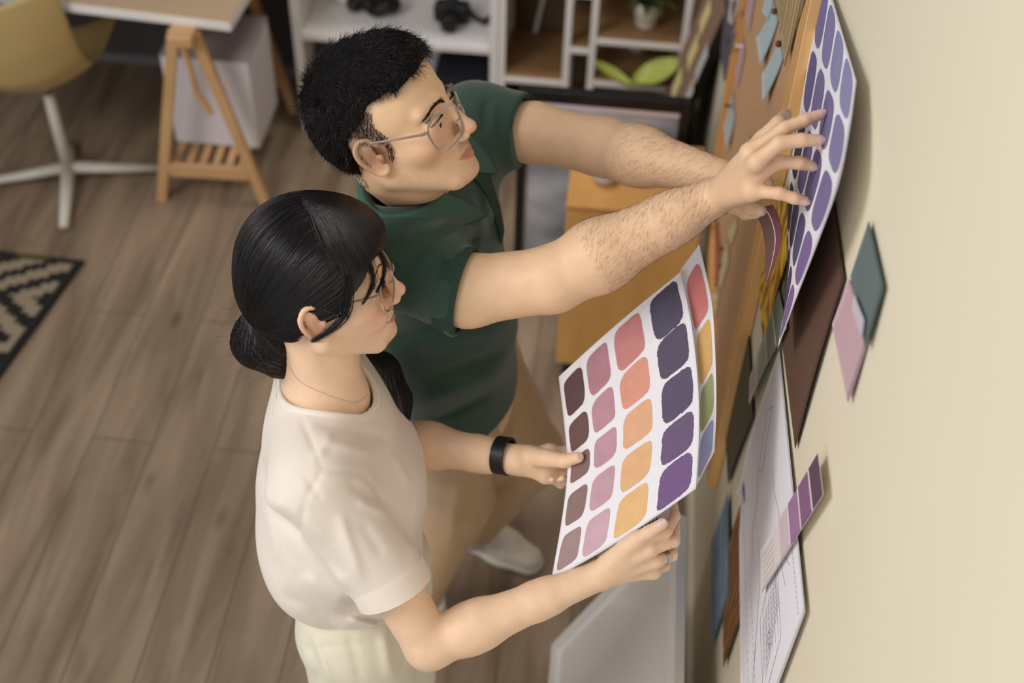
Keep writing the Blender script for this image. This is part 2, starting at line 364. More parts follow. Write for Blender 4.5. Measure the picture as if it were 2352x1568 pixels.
pc = WZ(1462, 132, zl)+V(0, .05, 0); pot('plant_pot', pc, .042, .07, 'small white pot standing behind the green leaf dish on the lower board')
# green leaf shaped dish
gl = MB(); gm = mat('lime_glaze', (184, 192, 96), .45, .15, 8)
def leaf(base, tip, wd, up, q, th=.004):
    n = 14; pts = []
    d = tip-base; L_ = np.linalg.norm(d); d /= L_; s_ = np.cross(d, V(0, 0, 1)); s_ /= np.linalg.norm(s_)
    for i in range(n+1):
        t = i/n; w_ = wd*math.sin(PI*min(1, t*.96+.02))**.8
        for j in range(-3, 4): pts.append(base+d*L_*t+s_*w_*j/3+V(0, 0, up*t*t+abs(j/3)**2*wd*.5))
    top_ = np.array(pts); v = np.vstack([top_, top_-V(0, 0, th)]); N_ = len(top_); f = []
    for i in range(n):
        for j in range(6): a = i*7+j; f += [(a, a+1, a+8, a+7), (N_+a, N_+a+7, N_+a+8, N_+a+1)]
    q.add(v, f)
g0 = WY(1450, 200, SY-.06); leaf(g0, WY(1365, 155, SY-.05), .03, .01, gl); leaf(g0, WY(1560, 168, SY-.03), .062, .02, gl)
gl.build('leaf_dish', gm, smooth=True, label='lime green leaf shaped dish in front of the lower board of the framed shelf', cat='dish')
# cameras and lens things on the white shelf
zc = .3995
cc = WZ(1040, 70, zc)+V(0, .06, 0)
cm = thing('photo_camera', cc, 'black camera with a strap lying on the white shelf, right of the dark bag', 'camera')
MB().box(cc+V(-.01, 0, .035), (.12, .06, .07), bev=.012).build('body', M_black, cm)
MB().lathe(cc+V(-.01, -.03, .035), [(.03, 0), (.03, .01), (.027, .02), (.028, .06), (.02, .06)], 20, axis=(0, -1, 0)).build('lens', M_black, cm, True)
MB().box(cc+V(-.01, -.005, .079), (.045, .045, .017), bev=.006).build('viewfinder', M_black, cm)
MB().tube([cc+V(.04, 0, .05), cc+V(.07, -.02, .03), cc+V(.1, -.02, .015), cc+V(.115, .03, .006)], [.012, .014, .012, .01], 8, flat=.5).build('strap', M_black, cm, True)
cb = WZ(850, 45, zc)+V(0, .05, 0)
bg_ = MB(); 
for i in range(9): a = i/8; bg_.ball(cb+V(-.06+.13*a, .02*math.sin(a*6), .03+.015*math.sin(a*9)), (.03, .04, .028), n=8)
bg_.build('camera_bag', M_black, smooth=True, label='crumpled black camera bag lying on the white shelf behind the man', cat='bag')
MB().ball(WZ(790, 30, zc)+V(0, .06, .045), (.04, .04, .045)).build('white_bowl', M_pot, smooth=True, label='round white object beside the black bag on the white shelf', cat='ornament')
lb = WY(1060, 150, SY+.1); MB().box((lb[0], SY+.16, .13), (.2, .2, .18), bev=.02).build('dark_storage_basket', mat('navy_fabric', (34, 36, 46), .9, .2, 20), label='dark navy storage basket in the lower bay of the white shelf', cat='basket')
lb = WY(740, 150, SY+.1); MB().lathe((xs0+.12, SY+.17, .0443), [(.05, 0), (.085, .03), (.09, .2), (.08, .24)], 24).build('round_basket', mat('grey_basket', (86, 82, 82), .9, .2, 20), smooth=True, label='dark grey round basket at the left of the lower bay of the white shelf', cat='basket')

# wooden cabinet on castors, mug on top
cy0 = WZ(1275, 825, .075)[1]; cxl = WY(1290, 640, cy0)[0]; ctz = WY(1305, 470, cy0)[2]; cyb = WZ(1312, 388, ctz)[1]+.14
cab = thing('rolling_cabinet', ((cxl-.12)/2, (cy0+cyb)/2, 0), 'honey oak cabinet on black castors standing against the cream wall', 'cabinet')
M_hon = mat('honey_oak', (222, 172, 104), .45, .12, 4, (5, 5, 1), dark=(208, 156, 88))
cw = -.012-cxl-.04
MB().box(((cxl-.05)/2, (cy0+cyb)/2, (.06+ctz-.02)/2), (-.05-cxl, cyb-cy0, ctz-.02-.06), bev=.003).build('body', M_hon, cab)
MB().box(((cxl-.05)/2, (cy0+cyb)/2, ctz-.009), (-.05-cxl+.004, cyb-cy0+.006, .018), bev=.003).build('top', mat('oak_top', (198, 146, 84), .4, .12, 4, (5, 5, 1)), cab)
for x in (cxl+.03, -.09):
    for y in (cy0+.03, cyb-.05):
        q = MB(); q.lathe((x-.011, y, .026), [(.024, 0), (.026, .004), (.026, .018), (.024, .022)], 20, axis=(1, 0, 0)); q.box((x, y, .052), (.03, .03, .014)); q.build('castor', M_black, cab)
mc = WZ(1390, 425, ctz)+V(0, .03, 0)
mg = MB(); mg.lathe(mc, [(.030, 0), (.034, .004), (.036, .09), (.0345, .092), (.032, .088), (.03, .01), (.001, .008)], 32)
mg.build('white_pot', mat('grey_white_ceramic', (205, 204, 208), .4, .03, 9), smooth=True, label='plain white pot standing on top of the honey oak cabinet', cat='pot')
# framed picture standing behind the cabinet
py0 = cyb+.03; fl = WY(1192, 205, py0); fr = WY(1545, 250, py0); ftz = (fl[2]+fr[2])/2+.01
fx0, fx1 = fl[0], -.10
fp = thing('framed_print', ((fx0+fx1)/2, py0+.02, 0), 'large black framed blue grey print standing behind the oak cabinet', 'framed picture')
MB().box((fx0+.012, py0+.015, ftz/2), (.024, .03, ftz), bev=.002).build('frame_side', M_black, fp)
MB().box((fx1-.012, py0+.015, ftz/2), (.024, .03, ftz), bev=.002).build('frame_side', M_black, fp)
MB().box(((fx0+fx1)/2, py0+.015, ftz-.018), (fx1-fx0-.0485, .03, .036), bev=.002).build('frame_top', M_black, fp)
MB().box(((fx0+fx1)/2, py0+.015, .03), (fx1-fx0-.0485, .03, .06), bev=.002).build('frame_bottom', M_black, fp)
MB().box(((fx0+fx1)/2, py0+.012, ftz-.046), (fx1-fx0-.0485, .012, .018)).build('mat_strip', mat('pale_mount', (214, 204, 214), .5, .02, 5), fp)
pm = mat('storm_print', (206, 210, 222), .35, 1, 3.2, (1, 1, 1.6), dark=(84, 88, 96)); MB().box(((fx0+fx1)/2, py0+.017, (ftz+.0)/2), (fx1-fx0-.0485, .006, ftz-.12)).build('print', pm, fp)
# light floor patch between the shelf and the print comes from the added spot
# leaning kraft board with notes
A = WX(1664, 30, -.012); lz = .93
yN = A[1]; pb = WY(1505, 395, yN); sl = (pb-A)/(A[2]-pb[2])
def leanp(y, z): p = A+sl*(A[2]-z); return V(p[0], y, z)
ldir = (leanp(0, 1)-leanp(0, 0)); ldir /= np.linalg.norm(ldir); ln = V(-ldir[2], 0, ldir[0])
lbz0, lbz1 = .02, A[2]; YF = yN+.50
lb_ = thing('kraft_notice_board', (leanp((yN+YF)/2, 0)[0]-.01, (yN+YF)/2, 0), 'kraft brown board with black edge leaning on the cream wall', 'board')
def slab(y0, y1, z0, z1, off0, off1, q, m=0):
    P_ = [leanp(y, z)+ln*o for y in (y0, y1) for z in (z0, z1) for o in (off0, off1)]
    q.add(P_, [(0, 1, 3, 2), (4, 6, 7, 5), (0, 4, 5, 1), (2, 3, 7, 6), (0, 2, 6, 4), (1, 5, 7, 3)], m)
q = MB(); slab(yN+.001, YF, lbz0, lbz1, .0, .004, q); q.build('kraft_panel', mat('kraft_card', (148, 118, 98), .85, .08, 30), lb_)
q = MB(); slab(yN-.0, YF, lbz0, lbz1, -.03, -.0005, q); q.build('black_edge', M_black, lb_)
M_yel = mat('yellow_note_paper', (238, 220, 160), .8, .03, 20); M_mint = mat('mint_note_paper', (196, 206, 196), .8, .03, 20); M_pink = mat('pink_note_paper', (222, 186, 192), .8, .03, 20); M_tape = mat('orange_tape', (240, 190, 70), .6, .05, 20)
def note(cpx, cpy, w_, h_, m, label, tape=None, g='paper notes on the leaning kraft board'):
    r = ray(cpx, cpy); t = ((A-CAM)@ln+.0045)/(r@ln); c = CAM+t*r
    yv = V(0, 1, 0); pts = [c+yv*a*w_/2+ldir*b*h_/2+ln*.001 for a, b in ((-1, -1), (1, -1), (1, 1), (-1, 1))]
    o = MB().prism(pts, ln*.0008).build('paper_note', m, label=label, cat='note', group=g)
    if tape:
        q = MB(); pts = [c+ldir*h_/2+yv*a*.012+ldir*b*.012+ln*.002 for a, b in ((-1, -1), (1, -1), (1, 1), (-1, 1))]
        tp = q.prism(pts, ln*.0006).build('tape', tape, o); tp.location = tuple(V(0, 0, 0)); 
    return o
note(1620, 40, .09, .09, M_yel, 'pale yellow note nearest the top of the leaning kraft board')
note(1592, 120, .09, .09, M_yel, 'pale yellow note with an orange tape, second down the kraft board', M_tape)
note(1555, 195, .09, .09, M_yel, 'brightest yellow note, lowest of the three on the kraft board')
note(1612, 145, .07, .10, M_mint, 'pale mint note right of the taped yellow note on the kraft board')
note(1580, 225, .07, .10, M_mint, 'pale mint note with orange tape, right of the lowest yellow note', M_tape)
note(1548, 310, .08, .08, M_pink, 'pink note with orange tape near the foot of the kraft board', M_tape)
# hanging grey bag with a loop between the boards
hg = WX(1700, -40, -.02)
hb = thing('hanging_cloth_bag', (hg[0], hg[1]+.02, hg[2]-.42), 'grey cloth bag with a pale looped handle hanging between the two boards', 'bag')
yb_ = WX(1672, 140, -.02)[1]
q = MB(); pts = [WX(px, py, -.02) for px, py in ((1670, 0), (1700, 0), (1693, 60), (1672, 150), (1662, 185), (1655, 120), (1663, 40))]; q.prism(pts, (.012, 0, 0)); q.build('cloth', mat('grey_violet_cloth', (104, 98, 106), .9, .15, 12), hb)
q = MB(); q.tube([WX(1702, -20, -.035), WX(1695, 12, -.035), WX(1686, 40, -.035), WX(1682, 55, -.035), WX(1676, 48, -.035), WX(1680, 10, -.035), WX(1690, -20, -.035)], .004, 8); q.build('handle', mat('pale_webbing', (206, 198, 186), .8, .05, 30), hb, True)
q = MB(); q.tube([WX(1690, 75, -.032), WX(1680, 110, -.032), WX(1670, 122, -.032), WX(1672, 95, -.032), WX(1684, 70, -.032)], .003, 8); q.build('handle', mat('grey_webbing', (120, 116, 128), .8, .05, 30), hb, True)

# low white framed board leaning on the wall in the lower right
c0 = WZ(1271, 1480, .0); tp0 = WY(1560, 1180, c0[1]); 
dirL = tp0-c0; Lb = np.linalg.norm(dirL); dirL /= Lb; nB = V(-dirL[2], 0, dirL[0]); 
wb = thing('white_leaning_board', (c0[0]+.12, c0[1]-.45, 0), 'glossy white framed board leaning against the cream wall near the floor', 'board')
def bp_(y, s, o): return V(c0[0], c0[1]-y, 0)+dirL*s+nB*o
def bslab(y0, y1, s0, s1, o0, o1, name, m):
    P_ = [bp_(y, s, o) for y in (y0, y1) for s in (s0, s1) for o in (o0, o1)]
    MB().add(P_, [(0, 1, 3, 2), (4, 6, 7, 5), (0, 4, 5, 1), (2, 3, 7, 6), (0, 2, 6, 4), (1, 5, 7, 3)]).build(name, m, wb)
M_gw = mat('satin_white_panel', (244, 240, 236), .18, .03, 4, coat=.5)
bslab(.03, 1.1, .03, Lb-.03, -.012, -.004, 'panel', M_gw)
bslab(0, .03, 0, Lb, -.018, .004, 'side_frame', M_white); bslab(1.1, 1.13, 0, Lb, -.018, .004, 'side_frame', M_white)
bslab(.03, 1.1, 0, .03, -.018, .004, 'bottom_frame', M_white); bslab(.03, 1.1, Lb-.03, Lb, -.018, .004, 'top_frame', M_white)
# ================================================================ papers, boards and cards on the cream wall
def coons(A, B, C_, D, bulge=None):
    """A top-left, B top-right, C bottom-right, D bottom-left; bulge(u,v) -> metres off along -x (or a vector)"""
    def f(u, v):
        p = A*(1-u)*(1-v)+B*u*(1-v)+C_*u*v+D*(1-u)*v
        if bulge is not None:
            b = bulge(u, v); p = p+(V(-b, 0, 0) if np.isscalar(b) else b)
        return p
    return f
def ribbon(left, right):
    Lp, Rp = np.array(left), np.array(right)
    def f(u, v):
        def at(C4):
            x = min(max(v, 0), 1)*(len(C4)-1); i = min(int(x), len(C4)-2); t = x-i; p0 = C4[max(i-1, 0)]; p1 = C4[i]; p2 = C4[i+1]; p3 = C4[min(i+2, len(C4)-1)]
            return .5*(2*p1+(p2-p0)*t+(2*p0-5*p1+4*p2-p3)*t*t+(3*p1-p0-3*p2+p3)*t**3)
        return at(Lp)*(1-u)+at(Rp)*u
    return f
def snorm(f, u, v):
    e = 1e-3; n = np.cross(f(u+e, v)-f(u-e, v), f(u, v+e)-f(u, v-e)); return n/np.linalg.norm(n)
def sheet(name, f, m, n=24, k=24, th=.0006, marks=(), mats=(), parent=None, bands=None, **tg):
    """paper with thickness; marks = [(uv polygon pts, material index)] laid .25 mm proud on the front"""
    sg = 1 if snorm(f, .5, .5)@(CAM-f(.5, .5)) > 0 else -1
    fr = np.array([f(i/n, j/k) for i in range(n+1) for j in range(k+1)])
    nr = np.array([snorm(f, i/n, j/k) for i in range(n+1) for j in range(k+1)])*sg
    v = np.vstack([fr, fr-nr*th]); N = len(fr); fs = []; fm = []
    q = lambda i, j: i*(k+1)+j
    for i in range(n):
        for j in range(k):
            a = (q(i, j), q(i+1, j), q(i+1, j+1), q(i, j+1))
            fs.append(a if sg > 0 else a[::-1]); fs.append(tuple(N+x for x in (a[::-1] if sg > 0 else a))); fm += [bands((i+.5)/n, (j+.5)/k) if bands else 0, 0]
    bd = [q(i, 0) for i in range(n)]+[q(n, j) for j in range(k)]+[q(i, k) for i in range(n, 0, -1)]+[q(0, j) for j in range(k, 0, -1)]
    for i in range(len(bd)):
        a, b = bd[i], bd[(i+1) % len(bd)]; fs.append((a, N+a, N+b, b) if sg < 0 else (b, N+b, N+a, a)); fm.append(0)
    off = len(v); vv = [v]
    for poly, mi in marks:
        poly = np.array(poly, float); c = poly.mean(0); K = len(poly); R = 4
        pts = [c]+[c+(p-c)*r/R for r in range(1, R+1) for p in poly]
        P3 = np.array([f(*p)+snorm(f, *p)*sg*.0003 for p in pts]); vv.append(P3)
        a = poly; area_ = 0.5*np.sum(a[:, 0]*np.roll(a[:, 1], -1)-np.roll(a[:, 0], -1)*a[:, 1]); fl = (area_ > 0) == (sg > 0)
        for t in range(K):
            t2 = (t+1) % K; tri = (off, off+1+t, off+1+t2); fs.append(tri if fl else tri[::-1]); fm.append(mi)
            for r in range(R-1):
                qd = (off+1+r*K+t, off+1+(r+1)*K+t, off+1+(r+1)*K+t2, off+1+r*K+t2); fs.append(qd if fl else qd[::-1]); fm.append(mi)
        off += len(P3)
    return mesh(name, np.vstack(vv), fs, [m]+list(mats), fm, parent, True, **tg)
def blob(u0, u1, v0, v1, rough=.02, n=64, e=4.0, sk=0.0, hf=None):
    c = V((u0+u1)/2, (v0+v1)/2); h = V((u1-u0)/2, (v1-v0)/2); pts = []
    ph = rng.uniform(0, 6, 4)
    for i in range(n):
        t = 2*PI*i/n; x = abs(math.cos(t))**(2/e)*np.sign(math.cos(t)); y = abs(math.sin(t))**(2/e)*np.sign(math.sin(t))
        w_ = 1+rough*(math.sin(3*t+ph[0])+.7*math.sin(5*t+ph[1]))+rng.normal(0, hf or rough*.45)
        pts.append(c+V(x, y)*h*w_+V(0, sk*x*h[1]))
    return pts
PAINT = {}
def paint(rgb):
    if rgb not in PAINT: PAINT[rgb] = mat('gouache_%d_%d_%d' % rgb, rgb, .75, .10, 60, (1, 1, .3), bump=.1, bscale=300)
    return PAINT[rgb]
M_paper = mat('white_paper', (240, 237, 243), .8, .015, 8); M_paper2 = mat('lavender_white_paper', (246, 243, 250), .85, .02, 8)
def wallcard(name, pix, x, m, label, cat='sample card', group=None, bulge=None, marks=(), mats=(), n=10, k=10, th=.0008, xs=None, bands=None):
    xs = xs or [x]*4
    P_ = [WX(*p, xx) for p, xx in zip(pix, xs)]
    return sheet(name, coons(*P_, bulge), m, n, k, th, marks, mats, bands=bands, label=label, cat=cat, group=group)
curl = lambda a, b=1.0: (lambda u, v: a*(u**2)*b+a*.3*math.sin(3*v)*u)
# far side first in each list: top-far, top-near, bottom-near, bottom-far
TEAL = mat('grey_teal_card', (104, 120, 118), .7, .04, 8); PINKC = mat('dusty_pink_card', (206, 172, 180), .7, .04, 8)
wallcard('colour_card', ((1995, 508), (2029, 660), (1993, 800), (1953, 634)), -.006, TEAL, 'grey teal card taped to the cream wall above the pink card', bulge=lambda u, v: .003*u*v)
wallcard('colour_card', ((1950, 640), (1996, 775), (1955, 925), (1918, 745)), -.003, PINKC, 'dusty pink card on the cream wall, half under the teal card', bulge=lambda u, v: .004*v)
wallcard('paper_label', ((1961, 675), (1985, 735), (1979, 778), (1958, 715)), -.012, mat('pale_label', (206, 196, 202), .7), 'small pale label where the teal and pink cards overlap', 'label')
BRN = mat('chocolate_card', (104, 76, 62), .7, .08, 5)
wallcard('colour_sheet', ((1908, 430), (1938, 640), (1826, 1030), (1795, 775)), -.005, BRN, 'large chocolate brown sheet on the cream wall behind the purple swatch sheet', 'sheet', bulge=lambda u, v: .003*u*math.sin(PI*v), n=16, k=24)
# green card, blue print, wood print
wallcard('colour_card', ((1719, 768), (1729, 958), (1672, 1113), (1662, 918)), -.006, mat('forest_green_card', (52, 66, 54), .45, .25, 6), 'dark forest green card on the wall left of the long sketch', bulge=lambda u, v: .003*math.sin(PI*v)*u)
wallcard('texture_print', ((1672, 1130), (1674, 1366), (1634, 1483), (1633, 1248)), -.008, mat('blue_cloud_print', (146, 174, 194), .5, 1, 9, (1, 1, 2.5), dark=(98, 130, 152)), 'blue marbled print with a thin white rim on the lower wall', 'print')
wm = bpy.data.materials.new('wood_grain_print'); wm.use_nodes = True
def grain(m, c0, c1, sc, dist=3, rot=(0, 0, 0), scale=(1, 1, 1)):
    nt = m.node_tree; L = nt.links; b = nt.nodes['Principled BSDF']; tc = nt.nodes.new('ShaderNodeTexCoord'); mp = nt.nodes.new('ShaderNodeMapping')
    mp.inputs['Scale'].default_value = scale; mp.inputs['Rotation'].default_value = rot; L.new(tc.outputs['Object'], mp.inputs[0])
    wv = nt.nodes.new('ShaderNodeTexWave'); wv.inputs['Scale'].default_value = sc; wv.inputs['Distortion'].default_value = dist; wv.inputs['Detail'].default_value = 2; wv.inputs['Detail Scale'].default_value = 1.4
    L.new(mp.outputs[0], wv.inputs['Vector']); r = nt.nodes.new('ShaderNodeValToRGB'); r.color_ramp.elements[0].color = lin(c0); r.color_ramp.elements[1].color = lin(c1)
    L.new(wv.outputs['Fac'], r.inputs[0]); L.new(r.outputs[0], b.inputs['Base Color']); b.inputs['Roughness'].default_value = .45
    wv.bands_direction = 'Y'; return m
grain(wm, (92, 54, 22), (166, 108, 48), 14, 7, scale=(1, 1, .35))
wallcard('texture_print', ((1706, 1140), (1708, 1400), (1666, 1533), (1664, 1290)), -.004, wm, 'brown wood grain print between the blue print and the long sketch', 'print', bulge=lambda u, v: .004*v)
# yellow satin print
ym = bpy.data.materials.new('yellow_satin_print'); ym.use_nodes = True; grain(ym, (150, 92, 8), (250, 206, 50), 5, 22, scale=(1, 1.0, .8))
wallcard('texture_print', ((1798, 415), (1822, 545), (1752, 800), (1743, 655)), -.010, ym, 'yellow crumpled satin print on the wall beside the corkboard frame', 'print', bulge=lambda u, v: .003*math.sin(PI*v)*u, n=14, k=20)
# chart strip with text, green tints
tx = []
for i in range(7): tx.append(([(.15+i*.1, .78), (.18+i*.1, .78), (.18+i*.1, .97), (.15+i*.1, .97)], 3))
wallcard('paint_chart', ((1788, 668), (1806, 752), (1720, 930), (1722, 868)), -.012, mat('pale_sage_chart', (178, 186, 170), .7), 'sage green paint chart with small grey text below the yellow print', 'paint chart',
   bulge=lambda u, v: .003*math.sin(PI*v)*u, marks=[(p, 5) for p, _ in tx], bands=lambda u, v: 2 if v > .7 else 1 if v < .2 else 2 if v < .22 else 4 if v < .42 else 2 if v < .44 else 0, k=50,
   mats=[mat('sage_deep', (112, 126, 108), .7), mat('chart_white', (222, 214, 212), .7), M_paper, mat('sage_mid', (142, 154, 136), .7), mat('chart_grey_text', (176, 166, 168), .8)])
wallcard('corner_note', ((1703, 1108), (1707, 1160), (1700, 1150), (1690, 1132)), -.010, M_paper, 'tiny white paper corner sticking out left of the long sketch', 'note', n=4, k=4)
# small sage and brown strips between chart and purple sheet
wallcard('colour_card', ((1800, 640), (1808, 700), (1800, 740), (1792, 690)), -.006, mat('moss_card', (112, 124, 100), .7), 'small moss green card edge above the sage paint chart')
# the long pencil sketch
skt = []
def line(pts, w_=.0016):
    out = []
    for (a, b) in zip(pts[:-1], pts[1:]):
        a = V(*a); b = V(*b); d = b-a; d /= np.linalg.norm(d)+1e-9; n_ = V(-d[1], d[0])*w_; out.append([a+n_, b+n_, b-n_, a-n_])
    return out
def sline(pts, mi=1, w_=.0016):
    for p in line(pts, w_): skt.append((p, mi))
sline([(.10, .30), (.16, .42), (.22, .55), (.30, .60), (.36, .72), (.44, .74)], 1, .002); sline([(.14, .22), (.20, .38), (.28, .50)], 1); sline([(.10, .30), (.14, .22)], 1); sline([(.22, .55), (.26, .46), (.20, .38)], 1, .0012)
for i in range(10): sline([(.35+.045*i, .30+.02*math.sin(i)), (.395+.045*i, .30+.02*math.sin(i+1))], 1, .0016)
for i in range(26): sline([(.12+.03*i, .86), (.135+.03*i, .86)], 2, .0028)
for i in range(16): sline([(.5+.025*i, .78), (.512+.025*i, .78)], 2, .003)
for i in range(9): sline([(.70+.012*i, .40), (.74+.02*i, .66)], 1, .0012)
for j in range(6): sline([(.68, .42+j*.04), (.88, .45+j*.045)], 1, .0012)
sline([(.62, .36), (.9, .42), (.95, .7), (.7, .68), (.62, .36)], 1, .0018); sline([(.55, .5), (.66, .3), (.78, .2)], 1, .0014); sline([(.45, .62), (.6, .66), (.8, .8), (.95, .82)], 1, .0014)
for i in range(14): skt.append((blob(.80+.012*(i % 5), .808+.012*(i % 5), .55+.02*(i//5), .56+.02*(i//5), .05, 10), 1))
for i in range(22): a = .62+.016*i; skt.append(([(a, .13), (a+.006, .13), (a+.006, .15), (a, .15)], 2))
sheet('pencil_sketch', ribbon([WX(1790, 800, -.004), WX(1755, 905, -.004), WX(1722, 1010, -.004), WX(1697, 1128, -.004)], [WX(1849, 1405, -.008), WX(1812, 1505, -.008), WX(1762, 1640, -.008), WX(1703, 1800, -.008)]), M_paper2, 40, 20, .0005, skt, [mat('pencil_grey', (176, 170, 188), .8), mat('pencil_violet', (206, 194, 220), .8)],
      label='large white pencil floor plan sketch pinned low on the cream wall', cat='drawing')
# purple strip chart over the sketch
bars = [(0, .13, (102, 70, 98)), (.15, .30, (142, 98, 138)), (.32, .47, (168, 124, 164)), (.49, .50, (220, 200, 216)), (.50, .64, (222, 202, 210))]
mk = [([(.2+i*.15, .74), (.24+i*.15, .74), (.24+i*.15, .95), (.2+i*.15, .95)], 6) for i in range(5)]; bfn = lambda u, v: next((i+1 for i, (a, b, c) in enumerate(bars) if a <= v < b), 0)
wallcard('paint_chart', ((1878, 1040), (1890, 1135), (1750, 1360), (1747, 1265)), -.014, mat('chart_cream', (236, 228, 226), .7), 'purple striped paint chart strip across the right edge of the long sketch', 'paint chart', marks=mk, bands=bfn, k=60, mats=[mat('plum_%d' % i, c, .7) for i, (a, b, c) in enumerate(bars)]+[mat('chart_faint_text', (224, 212, 206), .8)])

# ---------------- corkboard
bd_x = -.022
cbN = [WX(1872, 0, bd_x), WX(1655, 955, bd_x)]; byN = (cbN[0][1]+cbN[1][1])/2
byF = (WX(1697, 0, bd_x)[1]+WX(1640, 370, bd_x)[1])/2
dirv = (cbN[0]-cbN[1]); tilt = dirv[1]/dirv[2]
bz0, bz1 = .52, 1.95
ct = lambda y, z: y
yFin = byF; print('corkboard y', byN, byF, 'tilt', tilt)
cbd = thing('corkboard', (-.01, (byN+byF)/2, bz0), 'cork notice board in a pine frame hanging on the cream wall beside the purple sheet', 'notice board')
M_cork = mat('cork', (216, 172, 130), .9, .16, 160, bump=.25, bscale=400, dark=(198, 154, 112)); M_pine = bpy.data.materials.new('pine_frame'); M_pine.use_nodes = True
grain(M_pine, (216, 158, 94), (236, 188, 124), 13, 2.4, scale=(1, 1, .12)); M_pine.node_tree.nodes['Principled BSDF'].inputs['Roughness'].default_value = .4
fwid = .072
MB().box((-.007, (byN+byF)/2, (bz0+bz1)/2), (.008, byF-byN-.02, bz1-bz0-.02)).build('cork_panel', M_cork, cbd)
MB().box((-.0125, byN+fwid/2, (bz0+bz1)/2), (.022, fwid, bz1-bz0), bev=.0015).build('frame_rail', M_pine, cbd)
MB().box((-.0125, byF-.03, (bz0+bz1)/2), (.022, .06, bz1-bz0), bev=.0015).build('frame_rail', M_pine, cbd)
for z in (bz0+.03, bz1-.03): MB().box((-.0125, (byN+byF)/2, z), (.022, byF-byN-fwid-.0605, .06), bev=.0015).build('frame_rail', M_pine, cbd)
BLU = mat('powder_blue_note', (188, 204, 208), .75, .02, 20); CX_ = -.0135
def cnote(pix, m, label, lift=0, n=8, x=CX_, **k): return wallcard('paper_note', pix, x, m, label, 'note', 'notes on the corkboard', bulge=lambda u, v: lift*(v**2), n=n, k=n, th=.0005, **k)
cnote(((1767, -55), (1779, -8), (1768, 45), (1755, 27)), BLU, 'powder blue note at the top edge of the corkboard', .004)
cnote(((1778, 5), (1788, 45), (1757, 152), (1748, 88)), BLU, 'powder blue note held by the upper dark red pin on the corkboard', .010)
cnote(((1792, 80), (1800, 130), (1765, 236), (1764, 172)), BLU, 'powder blue note held by the lower dark red pin on the corkboard', .012)
cnote(((1724, -45), (1734, -5), (1721, 70), (1712, 33)), PINKC, 'pink note at the top of the corkboard near its left rail')
cnote(((1706, 83), (1711, 122), (1694, 200), (1690, 162)), PINKC, 'pink note under the white push pin on the corkboard')
cnote(((1683, 205), (1688, 270), (1676, 345), (1669, 290)), mat('pale_blue_note', (186, 194, 192), .75, .02, 20), 'pale blue note under the black pin on the corkboard', .008)
wallcard('texture_print', ((1806, -150), (1850, -10), (1802, 153), (1779, -30)), -.026, ym2 := grain(bpy.data.materials.new('oak_grain_print') if 0 else (lambda m: (setattr(m, 'use_nodes', True), m)[1])(bpy.data.materials.new('oak_grain_print')), (150, 122, 78), (206, 180, 134), 10, 6, scale=(1, 1, .2)), 'pale oak grain print with white rim pinned at the top of the corkboard', 'print')
# orange card, yellow notes lower
cnote(((1648, 508), (1657, 610), (1632, 690), (1629, 560)), mat('terracotta_card', (186, 112, 84), .7, .05, 9), 'terracotta card with a pale pink rim low on the corkboard')
YN = mat('cream_yellow_note', (222, 206, 150), .8, .02, 20)
cnote(((1690, 498), (1694, 520), (1677, 568), (1674, 530)), YN, 'cream yellow note below the forearm on the corkboard')
cnote(((1672, 545), (1674, 600), (1654, 670), (1652, 610)), YN, 'cream yellow note beside the terracotta card on the corkboard')
cnote(((1650, 650), (1650, 700), (1636, 750), (1634, 700)), YN, 'lowest cream yellow note beside the held swatch sheets')
cnote(((1719, 310), (1724, 330), (1716, 370), (1712, 345)), YN, 'cream yellow note peeking above the wrist on the corkboard')
RED = mat('dark_red_bead', (92, 34, 34), .2, coat=.4)
def pin(px, py, m, r, label, x=-.022, ln_=.012, head=None):
    p = WX(px, py, x); t = thing('push_pin', V(x, p[1], p[2]), label, 'pin', 'push pins in the corkboard')
    q = MB()
    if head == 'bar': q.lathe(p+V(.008, 0, 0), [(.0045, -.0005), (.005, .001), (.0025, .003), (.0025, .010), (.005, .013), (.005, .015)], 14, axis=(-1, 0, 0))
    else: q.ball(p, r, n=10)
    q.build('pin_head', m, t, True)
    MB().tube([p+V(.001, 0, 0), V(-.0113, p[1], p[2])], .0008, 6).build('pin_shaft', mat('steel', (150, 150, 150), .3, metal=1), t, True)
pin(1779, 26, RED, .0062, 'upper dark red round pin on the powder blue notes'); pin(1789, 101, RED, .0064, 'lower dark red round pin beside the oak grain print')
pin(1657, 571, RED, .005, 'dark red round pin at the terracotta card')
pin(1697, 106, mat('white_plastic', (235, 228, 235), .3), .005, 'white push pin at the left rail of the corkboard', -.022, head='bar')
pin(1672, 243, M_black, .004, 'small black pin holding the pale blue note', -.024, head='bar')
pin(1640, 682, mat('white_plastic', (235, 228, 235), .3), .004, 'white push pin just above the held swatch sheets', -.022, head='bar')

